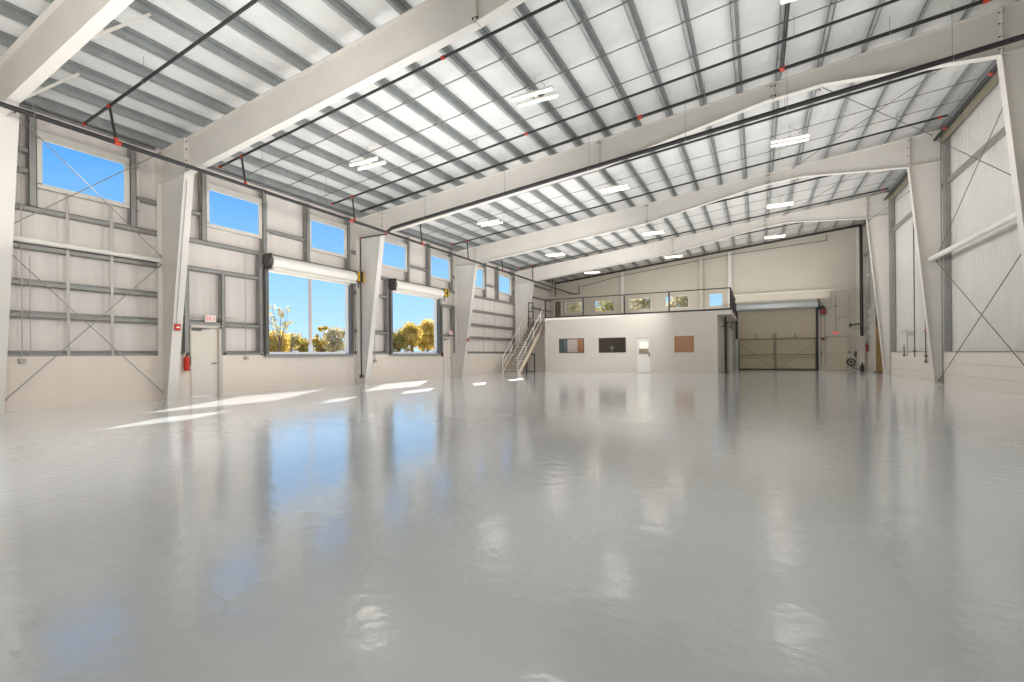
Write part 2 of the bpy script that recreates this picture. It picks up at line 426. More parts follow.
def right_column(i, Y):
    t = thing('steel_column', 'tapered white steel column on right wall, %s' % {2: 'nearest, cut by the picture edge', 3: 'with bracing rods running to it', 4: 'furthest, beside the ochre door'}[i], 'column',
              (5.7, Y, 0), 'right wall steel columns', 'thing')
    xo, xb, xk = 5.86, 5.64, 4.97
    zk = zr(xk)-1.06
    MB().prism([(xo, .02), (xb, .02), (xk, zk), (xk, zr(xk)), (xo, zr(xo))], 'y', Y-.012, Y+.012).build('web', M['steel'], t)
    MB().box(xo-.0, xo+.015, Y-FLW/2, Y+FLW/2, 0, zr(xo)).build('outer_flange', M['girt'], t)
    MB().bar((xb, Y, .02), (xk, Y, zk), FLW, .02, (1,0,0)).build('inner_flange', M['steel'], t)
    MB().bar((xk, Y, zr(xk)-.012), (xo, Y, zr(xo)-.012), FLW, .02).build('cap_plate', M['steel'], t)
    MB().bar((xk, Y, zk), (xo, Y, zk+.03), FLW*.9, .016).build('stiffener', M['steel'], t)
    MB().box(xb-.08, xo, Y-FLW/2-.02, Y+FLW/2+.02, 0, .025).build('base_plate', M['steel_shade'], t)
    MB().box(xk-.005, xk+.02, Y-FLW/2, Y+FLW/2, zk-.06, zr(xk)).build('knee_plate', M['steel'], t)
    for s in (-1, 1):
        for q in (.12, .4, .7, .95): MB().tube((xk-.04, Y+s*.08, zk+q), (xk+.045, Y+s*.08, zk+q), .016, 6).build('knee_bolt', M['dark'], t)
for i, Y in enumerate(FR):
    left_column(i, 3.8 if i == 0 else Y); rafter(i, Y)
    if i >= 2: right_column(i, Y)

# ------------------------------------------------------------------ purlins
PX = [-.37 + .95*k for k in range(-15, 7)]
BAYS = [(YN, RA, 'in front of the nearest rafter', lambda x: x < -10.3), (RA, RB, 'between the nearest two rafters', lambda x: x < -4.5),
        (RB, RC, 'between the second and third rafters', lambda x: True), (RC, RD, 'between the third and fourth rafters', lambda x: True),
        (RD, RE, 'between the fourth and fifth rafters', lambda x: True), (RE, YF-.05, 'between the last rafter and far wall', lambda x: True)]
for bi, (y0, y1, where, keep) in enumerate(BAYS):
    for k, x in enumerate(PX):
        if not keep(x): continue
        z = zr(x); f = .075; th = .008
        mb = MB()
        mb.box(x-.005, x+.005, y0+.005, y1-.005, z+.01, z+PH-.01)
        mb.box(x-f, x+.005, y0+.005, y1-.005, z+.004, z+.014)              # bottom flange
        mb.box(x-f, x-f+.01, y0+.005, y1-.005, z+.004, z+.035)            # lip
        mb.box(x-.005, x+f, y0+.005, y1-.005, z+PH-.012, z+PH-.002)       # top flange
        mb.box(x+f-.01, x+f, y0+.005, y1-.005, z+PH-.035, z+PH-.004)
        for e in (y0+.55, y1-.55):                                        # lap bolts
            for zz in (.06, .14): mb.tube((x-.02, e, z+zz), (x+.02, e, z+zz), .014, 6)
        tag(mb.build('roof_purlin', M['galv']), 'grey steel roof purlin, %s from the left wall, %s' % (ORD[k+1], where), 'purlin', 'roof purlins')
# eave struts
for x, side, z0, hh in ((-15.08, 'left', 7.06, .07), (5.93, 'right', 8.97, .2)):
    for bi, (y0, y1, where, _) in enumerate(BAYS):
        if bi == 0 or (side == 'right' and bi < 3): continue
        mb = MB().box(x-.02, x+.02, y0+.13, y1-.13, z0, z0+hh)
        sg = 1 if side == 'left' else -1
        mb.box(min(x, x+sg*.09), max(x, x+sg*.09), y0+.13, y1-.13, z0, z0+.015).box(min(x, x+sg*.09), max(x, x+sg*.09), y0+.13, y1-.13, z0+hh-.015, z0+hh)
        tag(mb.build('eave_strut', M['galv']), 'dark eave strut along top of %s wall %s' % (side, where), 'strut', 'eave struts', 'thing')

# insulation straps running across under the purlins
SY = {2: [9.45, 10.75, 12.1], 3: [16.9, 18.3, 19.6], 4: [24.1, 25.6, 27.2], 5: [31.3, 33.2]}
for b, ys in SY.items():
    for j, y in enumerate(ys):
        x0, x1 = -14.4, (5.8 if b > 1 else -4)
        mb = MB().bar((x0, y, zr(x0)-.006), (x1, y, zr(x1)-.006), .036, .01)
        tag(mb.build('roof_strap', M['rod']), 'thin grey strap crossing under purlins %s, %s of them' % (BAYS[b][2], ['nearest', 'middle' if len(ys) > 2 else 'further', 'furthest'][j]), 'strap', 'roof straps')

# flange braces
for ri, Y, xs in ((0, RA, (-9.78, -12.7)), (1, RB, (-8.0, -11.75)), (2, RC, (-9.9, 1.5, 4.0)), (3, RD, (1.6, -10.8)), (4, RE, (1.6,))):
    for x in xs:
        px = min(PX, key=lambda q: abs(q-x)); zb = zr(px)-.86 if px < -4 else zr(px)-.5
        p, q = (px, Y+.09, zb-.05), (px, Y+.95, zr(px)+.03)
        mb = MB().bar(p, q, .05, .008).bar(Vector(p)+Vector((.022, 0, 0)), Vector(q)+Vector((.022, 0, 0)), .008, .05)
        k = PX.index(px)+1
        tag(mb.build('flange_brace', M['steel_shade']), 'slanted brace from %s rafter up to the %s purlin from left' % (CN[ri], ORD[k]), 'brace', 'flange braces')

# ------------------------------------------------------------------ left wall girts and posts
BN = ['between the first and second columns', 'between the second and third columns', 'between the third and fourth columns', 'between the fourth and fifth columns', 'above the mezzanine']
G = []
def girt(y0, y1, z, bay, what, d=.20):
    mb = MB().box(XL-.22, XL-.01, y0, y1, z-.008, z+.002)
    mb.box(XL-.02, XL-.01, y0, y1, z-.1, z+.002)                          # inner face flange
    mb.box(XL-.22, XL-.19, y0, y1, z, z+.06)
    mb.box(XL-.215, XL-.01, y0, y1, z-.102, z-.095)
    tag(mb.build('wall_girt', M['girt']), 'grey girt %s, left wall %s' % (what, BN[bay]), 'girt', 'left wall girts')
a, b = RA+.01, RB-.01
for z, w in ((1.33, 'along the block top'), (2.27, 'second from floor'), (3.02, 'third from floor'), (3.86, 'behind the white strut'), (4.76, 'under the window')):
    girt(a, b, z, 0, w)
girt(a, 4.58, 5.62, 0, 'stub left of the window'); girt(6.62, b, 5.62, 0, 'stub right of the window'); girt(a, 4.58, 6.1, 0, 'upper stub left of window')
a, b = RB+.01, RC-.01
girt(a, b, 4.77, 1, 'under both windows')
girt(a, 10.2, 3.92, 1, 'above exit door, upper'); girt(a, 10.2, 2.28, 1, 'just over the exit door')
girt(a, 7.82, 1.33, 1, 'beside fire extinguisher'); girt(9.06, 10.2, 1.33, 1, 'on block left of door')
girt(10.5, 12.05, 5.62, 1, 'between the two windows'); girt(a, 8.4, 5.62, 1, 'stub left of left window'); girt(14.2, b, 5.62, 1, 'stub right of right window')
girt(14.33, b, 3.92, 1, 'upper, right of roll-up'); girt(14.33, b, 2.28, 1, 'lower, right of roll-up'); girt(14.33, b, 1.33, 1, 'lowest, right of roll-up')
a, b = RC+.01, RD-.01
girt(a, b, 4.77, 2, 'under both windows')
for z, w in ((3.92, 'upper'), (2.28, 'middle'), (1.33, 'lowest')): girt(a, 16.4, z, 2, w+', left of roll-up')
for z, w in ((3.92, 'upper'), (2.28, 'over exit door,')): girt(20.5, b, z, 2, w+' right of roll-up')
girt(18.0, 19.55, 5.62, 2, 'between the two windows'); girt(a, 15.92, 5.62, 2, 'stub left of left window'); girt(21.62, b, 5.62, 2, 'stub right of right window')
a, b = RD+.01, RE-.01
for z, w in ((1.33, 'along the block top'), (2.25, 'second from floor'), (3.03, 'third from floor'), (3.88, 'fourth from floor'), (4.76, 'under both windows')): girt(a, b, z, 3, w)
girt(25.3, 26.84, 5.62, 3, 'between the two windows'); girt(a, 23.22, 5.62, 3, 'stub left of left window'); girt(28.92, b, 5.62, 3, 'stub right of right window')
a, b = RE+.01, YF-.1
for z, w in ((4.76, 'lowest'), (5.6, 'middle'), (6.5, 'highest')): girt(a, b, z, 4, w)

def post(y, z0, z1, label, w=.14):
    mb = MB().box(XL-.14, XL+.02, y-w/2, y-w/2+.012, z0, z1).box(XL+.008, XL+.02, y-w/2, y+w/2, z0, z1).box(XL-.14, XL-.13, y-w/2, y+w/2, z0, z1)
    mb.box(XL-.03, XL+.02, y+w/2-.012, y+w/2, z0, z1)
    tag(mb.build('wall_post', M['girt']), label, 'post', 'left wall framing posts', 'thing')
NW = ['first', 'second', 'third', 'fourth', 'fifth', 'sixth', 'seventh']
for i, c in enumerate(WIN):
    post(c-1.0, 4.78, 6.95, 'grey upright on the left of the %s high window, left wall' % NW[i])
    post(c+1.0, 4.78, 6.95, 'grey upright on the right of the %s high window, left wall' % NW[i])
post(7.89, 1.34, 3.82, 'grey upright at hinge side of the nearest left exit door'); post(8.97, 1.34, 3.82, 'grey upright at handle side of the nearest left exit door', .12)
post(10.25, 1.34, 4.66, 'grey upright at left of the nearest roll-up door'); post(14.33, 1.34, 4.66, 'grey upright at right of the nearest roll-up door')
post(16.46, 1.34, 4.66, 'grey upright at left of the second roll-up door'); post(20.42, 1.34, 4.66, 'grey upright at right of the second roll-up door')
post(20.66, 1.34, 3.82, 'grey upright left of the further exit door', .1); post(21.75, 1.34, 3.82, 'grey upright right of the further exit door')

# sag straps in the first bay
for y, s in ((5.19, 'left'), (6.08, 'right')):
    tag(MB().box(XL-.005, XL+.006, y-.03, y+.03, 1.25, 5.25).build('sag_strap', M['cond']), 'pale vertical strap over girts in nearest bay, %s one' % s, 'strap', 'vertical girt straps')

# ------------------------------------------------------------------ bracing rods and struts
def rod(p, q, label, r=.012):
    p = Vector(p); q = Vector(q); t = thing('brace_rod', label, 'rod', tuple(p), 'diagonal brace rods')
    MB().tube(p, q, r, 8).build('rod', M['rod'], t)
    d = (q-p).normalized(); mb = MB()
    mb.tube(p, p+d*.12, r*1.9, 8).tube(q-d*.12, q, r*1.9, 8)
    mb.build('clevis', M['rod'], t)
X = XL+.18
M['rod'] = mat('sunlit_brace_rod', (158,154,148), .45, .3)  # left-wall rods get a lighter colour standing in for sunlight on them
rod((X, RA+.32, .22), (X, RB-.1, 3.82), 'lower brace rod in nearest left bay, rising away from viewer')
rod((X+.05, RA+.32, 3.72), (X+.05, RB-.1, .2), 'lower brace rod in nearest left bay, falling away from viewer')
rod((X, RA+.32, 4.05), (X, RB-.1, 6.95), 'upper brace rod across the first window, rising away')
rod((X+.05, RA+.32, 6.95), (X+.05, RB-.1, 4.0), 'upper brace rod across the first window, falling away')
X = 5.75
M['rod'] = bpy.data.materials['brace_rod']
rod((X, RD-.1, .12), (X, RC+.1, 4.2), 'lower right-wall brace rod starting at the column foot')
rod((X-.05, RD-.1, 4.4), (X-.05, RC+.1, .3), 'lower right-wall brace rod falling toward the viewer')
rod((X, RD-.1, 4.62), (X, RC+.1, 8.7), 'upper right-wall brace rod rising toward the viewer')
rod((X-.05, RD-.1, 8.75), (X-.05, RC+.1, 4.75), 'upper right-wall brace rod falling toward the viewer')
rod((5.0, RE+.1, 7.75), (5.9, RE-3.5, 8.1), 'thin rod near the top of the furthest right column', .01)
rod((1.3, RC+.2, zr(1.3)-.16), (5.6, RD-.2, zr(5.6)-.16), 'roof brace rod between third and fourth rafters, rightmost', .01)
rod((5.6, RC+.2, zr(5.6)-.1), (1.3, RD-.2, zr(1.3)-.1), 'roof brace rod crossing the rightmost one between third and fourth rafters', .01)
rod((4.9, RD+.2, zr(4.9)-.15), (1.3, RE-.2, zr(1.3)-.1), 'roof brace rod between fourth and fifth rafters, right side', .01)
def strut(p, q, label, r=.075):
    t = thing('brace_strut', label, 'strut', p, 'horizontal pipe struts', 'thing')
    MB().tube(p, q, r, 14).build('pipe', M['white'], t)
    mb = MB()
    for c, o in ((p, 1), (q, -1)): mb.box(c[0]-.02, c[0]+.02, min(c[1], c[1]-o*.1), max(c[1], c[1]-o*.1), c[2]-.09, c[2]+.09)
    mb.build('end_plate', M['steel_shade'], t)
strut((XL+.12, RA+.30, 3.93), (XL+.12, RB-.14, 3.93), 'white horizontal pipe strut between nearest two left columns', .06)
strut((5.55, RC+.1, 4.43), (5.55, RD-.15, 4.47), 'white horizontal pipe strut across the right wall bay', .085)
# grey girt lines on right wall
for bi, (y0, y1) in enumerate(((RC+.15, RD-.15), (RD+.15, RE-.15), (RE+.15, YF-.1))):
    tag(MB().box(5.93, 6.03, y0, y1, 7.04, 7.2).build('wall_girt', M['girt']), 'grey girt high on the right wall, %s' % ['nearest bay', 'middle bay behind second column', 'furthest bay'][bi], 'girt', 'right wall girts')
for Y, w in ((RD, 'braced'), (RE, 'furthest')):
    tag(MB().box(5.89, 6.03, Y-.38, Y-.14, 1.18, 8.9).build('wall_post', M['girt']), 'grey upright behind the %s right-wall column' % w, 'post', 'right wall uprights', 'thing')

# ------------------------------------------------------------------ strip lights
def lamp(name, loc, d, sx, sy, e, c=(1, .982, .965)):
    la = bpy.data.lights.new(name, 'AREA'); la.shape = 'RECTANGLE'; la.size = sx; la.size_y = sy
    la.energy = e; la.color = c
    lo = bpy.data.objects.new(name, la); COL.objects.link(lo); lo.location = loc
    lo.rotation_euler = Vector(d).to_track_quat('-Z', 'Y').to_euler()
LX = (-10.55, -4.9, 1.03); LY = (1.2, 10.75, 18.2, 25.9, 32.9)
rown = {10.75: 'first row from viewer', 18.2: 'second row', 25.9: 'third row', 32.9: 'row nearest the far wall'}
coln = ['left', 'middle', 'right']
for y in LY:
    for ci, x in enumerate(LX):
        z = zr(x)-.36
        if y > 5:
            t = thing('strip_light', 'lit twin-tube strip light, %s column, %s' % (coln[ci], rown[y]), 'light', (x, y, z), 'ceiling strip lights')
            for dy in (-.17, .17):
                q = MB().box(x-.56, x+.56, y+dy-.04, y+dy+.04, z+.02, z+.07).build('housing', M['white'], t)
                MB().tube((x-.54, y+dy, z+.01), (x+.54, y+dy, z+.005), .034, 10).build('tube', M['tube'], q)
            MB().box(x-.04, x+.04, y-.2, y+.2, z+.08, z+.11).build('spine', M['white'], t)
            mb = MB()
            for dx in (-.04, .04): mb.tube((x+dx, y, z+.1), (x+dx*.5, y, zr(x+dx)+PH), .005, 5)
            mb.build('hanger', M['cable'], t)
            mb = MB().path([(x+.2, y+.02, z+.1), (x+.27, y+.04, z+.2), (x+.24, y+.06, z+.32), (x+.1, y+.05, zr(x)+.1)], .006, 5)
            mb.build('cord', M['cable'], t)
        lamp('strip_lamp', (x, y, z-.06), (0, 0, -1), 1.1, .35, 6, (1, .88, .78))
        lamp('ceiling_fill', (x, y, zr(x)-4.0), (0, 0, 1), 6.0, 6.0, 100 if ci == 1 else 132)  # unseen up-facing fill added to brighten the ceiling, hangs below the fixtures
for y in (.5, 5.0, 11.0, 18.2, 25.9): lamp('wall_fill', (-4.9, y, 4.6), (-.9, .12, -.12), 2.0, 1.2, 158)  # unseen fill added to brighten the left wall, no fixture here
for y in (14.5, 20.0, 26.5): lamp('wall_fill', (1.03, y, 4.6), (.8, .3, -.08), 1.6, 1.0, 84)  # same kind of added fill, aimed at the right wall
for x, y in ((-10.5, 22.5), (-4.9, 22.5), (1.03, 24.5)): lamp('wall_fill', (x, y, 4.6), (0, .9, -.05), 1.6, 1.0, 40)  # same kind of added fill, aimed at the far wall

# ------------------------------------------------------------------ sprinkler pipes
def pipe(name, pts, r, label, coup=(), hang=(), heads=0, group='black sprinkler pipes'):
    t = thing(name, label, 'pipe', pts[0], group)
    MB().path(pts, r, 10).build('pipe_run', M['black'], t)
    for c in coup:
        d = (Vector(pts[-1])-Vector(pts[0])).normalized()*r*1.2
        mb = MB().tube(Vector(c)-d, Vector(c)+d, min(r*1.4, .06), 10)
        mb.build('coupling', M['orange'], t)
    for c in hang:
        x, y, z = c
        mb = MB().tube((x, y, z+r), (x, y, zr(x)+PH), .006, 5)
        mb.ring((x, y, z), r*1.25, .006, 'y' if abs(pts[-1][0]-pts[0][0]) < .5 else 'x', 12, 5)
        mb.build('hanger', M['cable'], t)
    return t
def mz(y): return 6.12 - (y-3)*.006
MX = -12.9
pipe('sprinkler_main', [(MX, 2.2, mz(2.2)), (MX, 35.4, mz(35.4))], .05, 'long black sprinkler main along the top of left wall columns',
     [(MX, 5.35, mz(5.35)), (MX, 14.12, mz(14.1)), (MX, 12.3, mz(12.3)), (MX, 16.4, mz(16.4))], [(MX, y, mz(y)) for y in (3.95, 8.9, 11.2, 16.2, 19.5, 24, 27, 31)])
pipe('sprinkler_drop', [(MX, 35.3, mz(35.3)), (-12.4, 35.3, 5.93), (-12.4, 35.3, 6.6)], .035, 'short black pipe elbow at the far end of sprinkler main')
br = [(5.2, .32, -14.1, -4.0, 'in the bay between nearest two rafters'), (8.25, .33, -13.9, 2.0, 'just beyond the second rafter'),
      (12.35, .27, -13.9, 5.5, 'near the middle before the third rafter'), (16.2, .27, -13.8, 5.5, 'just beyond the third rafter'),
      (19.9, .27, -13.8, 5.5, 'just before the fourth rafter'), (23.5, .22, -13.8, 5.5, 'just beyond the fourth rafter'),
      (27.6, .24, -13.8, 5.5, 'just before the fifth rafter'), (30.9, .25, -13.8, 5.5, 'just beyond the fifth rafter')]
for y, dz, x0, x1, w in br:
    f = lambda x: zr(x)-dz
    xs = MX+.03
    pipe('sprinkler_branch', [(x0, y, f(x0)), (x1, y, f(x1))], .032, 'thin black sprinkler branch pipe '+w,
         [(xs, y, f(xs)), (x0+.02, y, f(x0))] + [(x, y, f(x)) for x in (-5.9,) if y in (8.25, 12.35)] + ([(5.3, y, f(5.3))] if y > 12 else []),
         [(x, y, f(x)) for x in (-11.4, -7.6, -3.2, .8, 4.2) if x0 < x < x1])
    pipe('sprinkler_riser', [(xs, y, f(xs)), (MX+.02, y+.12, mz(y)+.03)], .028, 'short riser from sprinkler main to the branch '+w,
         [(MX+.02, y+.12, mz(y)+.06)], group='sprinkler risers')
pipe('cross_main', [(-13.9, 13.78, zr(-13.9)-.16), (5.6, 13.78, zr(5.6)-.16)], .045, 'black cross main pipe high beside the third rafter',
     [(.62, 13.78, zr(.62)-.16), (-2.95, 13.78, zr(-2.95)-.16), (4.45, 13.78, zr(4.45)-.16)], [(x, 13.78, zr(x)-.16) for x in (-10, -6, -1.2, 2.8)])
pipe('sprinkler_link', [(.62, 9.2, zr(.62)-.16), (.62, 13.74, zr(.62)-.16)], .045, 'black pipe running toward viewer from the cross main', [(.62, 13.68, zr(.62)-.16)])
g = lambda x: 7.45 + .1*x
pipe('feed_main', [(MX, 14.14, mz(14.1)), (-12.6, 14.14, g(-12.6)), (5.75, 14.14, g(5.75))], .062, 'thick black feed pipe slung under the third rafter',
     [(-2.25, 14.14, g(-2.25)), (5.15, 14.14, g(5.15))], [(x, 14.14, g(x)) for x in (-11, -7.6, -4.6, -1.75, .75, 4.0)])
pipe('down_pipe', [(MX, 14.33, mz(14.2)), (-14.5, 14.33, mz(14.2)), (-14.5, 14.33, .35)], .028, 'dark vertical pipe down the face of the third left column', [(-14.5, 14.33, 6.0)], group=None)
MB().box(-14.56, -14.44, 14.27, 14.39, .28, .42).build('valve', M['dark'], bpy.data.objects['down_pipe'])
# rake pipe along the far wall
f = lambda x: zr(x)-.06
t = pipe('rake_angle', [(-14.6, 35.75, f(-14.6)), (5.8, 35.75, f(5.8))], .07, 'dark sloping angle along the roof edge of far wall', group=None)
t['category'] = 'trim'
t = pipe('conduit_run', [(-12.4, 35.85, 6.55), (-9.2, 35.85, 7.15), (-1.7, 35.85, zr(-1.7)-.35), (4.0, 35.85, zr(4)-.6), (4.0, 35.85, zr(4)-.25)], .018, 'thin dark conduit rising along top of the far wall', group=None)
pipe('corner_pipe', [(-14.55, 35.6, 7.0), (-14.55, 35.6, 5.9)], .045, 'short black upright pipe in the far left top corner', group=None)
# right eave pipe
pipe('eave_pipe', [(5.72, RC+.3, 8.75), (5.72, YF-.4, 8.75)], .05, 'dark pipe along the eave of the right wall', [(5.72, y, 8.75) for y in (17.4, 20.9)], group=None)
tag(MB().box(5.82, 5.86, RC+.2, RD-.2, 8.5, 8.72).box(5.82, 5.86, RD+.2, RE-.2, 8.5, 8.72).build('eave_tray', M['gatefr']), 'brown cable tray under the right eave', 'tray')

# ------------------------------------------------------------------ open roll-up shutters
def shutter(D, label, n):
    a, b, z0, z1 = D
    t = thing('roll_up_shutter', label, 'roll-up door', (XL, (a+b)/2, z0), 'raised roll-up doors in the left wall')
    MB().tube((XL+.22, a-.02, 4.44), (XL+.22, b+.08, 4.44), .23, 20).build('curtain_roll', M['white'], t)
    mb = MB().box(XL+.02, XL+.10, a-.02, b+.05, 4.12, 4.3); mb.box(XL+.0, XL+.44, a-.02, b+.08, 4.18, 4.22)
    mb.build('bottom_bar', M['white'], t)
    mb = MB().box(XL+.025, XL+.13, a-.12, a-.0, 1.28, 4.2); mb.build('guide_rail', M['guide'], t)
    mb = MB().box(XL+.025, XL+.13, b+.0, b+.12, 1.28, 4.2); mb.build('guide_rail', M['guide'], t)
    q = MB().box(XL, XL+.42, a-.10, a-.07, 4.2, 4.72).tube((XL+.22, a-.16, 4.46), (XL+.22, a-.03, 4.46), .21, 16).build('end_bracket', M['dark'], t)
    MB().box(XL, XL+.42, b+.09, b+.12, 4.15, 4.7).build('end_bracket', M['galv_dark'], t)
    # reveals around the opening
    MB().box(XL-.2, XL-.02, b, b+.04, z0, z1).box(XL-.22, XL-.16, b+.04, b+.34, z0, z1).build('jamb', M['white'], t)
    MB().box(XL-.2, XL-.02, a-.04, a, z0, z1).build('jamb', M['white'], t)
    MB().box(XL-.36, XL+.12, a-.12, b+.12, z0-.09, z0+.0).build('sill', M['girt'], t)
    # operator
    q = MB().box(XL+.14, XL+.5, b+.14, b+.41, 4.27, 4.66).build('operator', M['yellow'], t)
    mb = MB().box(XL+.12, XL+.52, b+.24, b+.31, 4.25, 4.68).tube((XL+.5, b+.2, 4.46), (XL+.58, b+.2, 4.46), .06)
    mb.build('operator_band', M['black'], q)
    mb = MB().path([(XL+.3, b+.3, 4.27), (XL+.28, b+.3, 4.1), (XL+.2, b+.36, 4.05)], .02, 6); mb.build('hand_chain', M['dark'], t)
    MB().tube((XL+.16, b+.2, 1.3), (XL+.16, b+.2, 4.2), .012, 6).build('chain', M['guide'], t)
shutter(D1, 'raised white roll-up door, nearest, light mast visible through its opening', 1)
shutter(D2, 'raised white roll-up door, second, golden trees filling its opening', 2)
t = thing('door_control', 'small red and black push button under second roll-up door', 'switch', (XL+.02, 20.6, 1.2))
MB().box(XL, XL+.08, 20.52, 20.64, 1.12, 1.34).build('case', M['dark'], t); MB().tube((XL+.08, 20.58, 1.22), (XL+.12, 20.58, 1.22), .045).build('button', M['red'], t)

# ------------------------------------------------------------------ left wall conduits and fire gear
def conduit(y, z0, z1, label, box=True, x=XL+.03):
    t = thing('conduit', label, 'conduit', (x, y, z0), 'left wall conduits')
    MB().tube((x, y, z0), (x, y, z1), .010, 6).build('pipe_run', M['cond'], t)
    if box: MB().box(x-.03, x+.05, y-.06, y+.06, z0-.1, z0).build('outlet_box', M['cond'], t)
conduit(4.36, 1.2, 6.6, 'thin grey conduit beside nearest left column, with box at foot'); conduit(4.50, 1.25, 3.6, 'shorter conduit near the nearest left column', False)
conduit(9.69, 1.2, 4.7, 'conduit between exit door and roll-up door, box on block top')
conduit(15.6, 1.0, 3.8, 'conduit left of the second roll-up door with box at foot')
conduit(21.64, .02, 2.2, 'dark conduit beside the further exit door down to floor')
conduit(24.9, 1.3, 5.2, 'thin conduit left of stairs, nearer one', False); conduit(26.3, 1.3, 6.6, 'thin conduit left of stairs, further one', False)
tag(MB().tube((XL+.03, 7.45, 2.47), (XL+.03, 8.42, 2.47), .012, 6).tube((XL+.03, 8.72, 2.45), (XL+.03, 9.3, 2.45), .012, 6).build('conduit', M['cond']), 'horizontal conduit running into the nearest exit sign', 'conduit', 'left wall conduits')
def pull(c, axis, label):
    t = thing('fire_pull_station', label, 'fire alarm', c, 'red alarm boxes')
    x, y, z = c
    if axis == 'y': MB().box(x-.07, x+.07, y-.05, y, z-.09, z+.09).build('case', M['red'], t); MB().box(x-.045, x+.045, y-.062, y-.05, z-.02, z+.02).build('pull_bar', M['white'], t)
    else: MB().box(x, x+.05, y-.07, y+.07, z-.09, z+.09).build('case', M['red'], t); MB().box(x+.05, x+.062, y-.045, y+.045, z-.02, z+.02).build('pull_bar', M['white'], t)
def fx(z): return -14.56 + (z/(zr(-13.62)-.93))*.94
pull((fx(2.03)+.02, RB-.02, 2.03), 'x', 'red fire alarm pull box on the second left column')
tag(MB().tube((fx(2.1)+.03, RB-.05, 2.1), (fx(6.0)+.03, RB-.05, 6.0), .010, 6).build('alarm_conduit', M['cond']), 'thin conduit up the second left column from red alarm box', 'conduit')
pull((fx(2.05)+.02, RD+.0, 2.03), 'x', 'red fire alarm pull box on the fourth left column')
def extinguisher(c, label, body=None):
    x, y, z = c
    t = thing('fire_extinguisher', label, 'fire extinguisher', c, 'wall-hung extinguishers')
    MB().tube((x, y, z), (x, y, z+.36), .075, 14).ball((x, y, z+.36), .075, 12, 6).build('cylinder', body or M['red'], t)
    MB().tube((x, y, z+.42), (x, y, z+.48), .025).bar((x, y-.02, z+.49), (x, y+.1, z+.52), .03, .015).build('valve_head', M['dark'], t)
    MB().path([(x, y+.04, z+.46), (x, y+.11, z+.4), (x, y+.1, z+.15)], .012, 6).build('hose', M['black'], t)
extinguisher((XL+.1, 7.83, .80), 'red fire extinguisher hung on block wall beside the second left column')
tag(MB().box(XL+.0, XL+.01, 7.5, 7.62, 1.1, 1.3).build('safety_notice', M['red']), 'small red notice behind the second left column', 'sign')
tag(MB().box(XL+.022, XL+.03, 7.6, 7.68, 1.6, 2.0).build('safety_tag', M['orange']), 'narrow red vertical tag left of the nearest exit door', 'sign')

# ------------------------------------------------------------------ office and mezzanine
OY, OX0, OX1, OZ = 28.6, -12.44, -1.95, 3.32
W1 = (-11.44, -9.74, 1.25, 2.18); W2 = (-8.78, -7.08, 1.25, 2.17); W3 = (-4.25, -3.18, 1.22, 2.17); OD = (-6.46, -5.58, 0, 2.13)
wo = MB().wall('y', OY, OY+.14, OX0, OX1, 0, OZ, [W1, W2, W3, OD]).build('wall_office', M['office'])
tag(wo, 'beige front wall of the office box below the mezzanine', 'wall', kind='structure')
MB().box(OX0, OX0+.12, OY+.14, YF, 0, OZ).build('left_return', M['office'], wo)
MB().box(OX1-.12, OX1, OY+.14, YF, 0, OZ).build('right_return', M['office'], wo)
MB().box(XL, OX0, 29.8, 29.9, 0, OZ).build('under_deck_wall', M['office'], wo)
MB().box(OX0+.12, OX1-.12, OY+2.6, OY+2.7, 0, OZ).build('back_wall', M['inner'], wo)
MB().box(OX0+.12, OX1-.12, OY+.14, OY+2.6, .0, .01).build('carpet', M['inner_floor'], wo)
mb = MB().box(OX0, -1.22, OY+.0, YF, OZ, 3.58).box(-15.0, OX0, 29.75, YF, OZ, 3.58)
d = mb.build('mezzanine_deck', M['office']); tag(d, 'beige mezzanine deck slab over the office', 'deck', kind='structure')
MB().box(OX0, -1.22, OY-.01, OY+.03, 3.55, 3.585).build('edge_angle', M['dark'], d)
for n, w, lab in ((8, W1, 'office window left of the three, pale backdrop inside'), (9, W2, 'dark office window, middle of the three'), (10, W3, 'office window with brown blind, right of the office door')):
    t = thing('window_%d' % n, lab, 'window', ((w[0]+w[1])/2, OY, w[2]), 'office front windows', 'structure')
    mb = MB()
    for q in ((w[0], w[0]+.05, w[2], w[3]), (w[1]-.05, w[1], w[2], w[3]), (w[0], w[1], w[2], w[2]+.05), (w[0], w[1], w[3]-.05, w[3])):
        mb.box(q[0], q[1], OY-.02, OY+.12, q[2], q[3])
    mb.build('window_frame', M['dark'] if n < 10 else M['brown'], t)
    if n == 10: MB().box(w[0], w[1], OY+.03, OY+.04, w[2], w[3]).build('blind', M['brown'], t)
    MB().box(w[0], w[1], OY+.01, OY+.016, w[2], w[3]).build('pane', M['glass_dk'] if n < 10 else M['glass'], t)
lamp('office_fill', (-10.5, OY+1.2, 3.2), (0, .1, -1), 1.2, .6, 38); lamp('office_fill', (-6.2, OY+.55, 2.6), (0, .35, -1), .5, .3, 9)  # unseen fill added to brighten what shows through the office panes
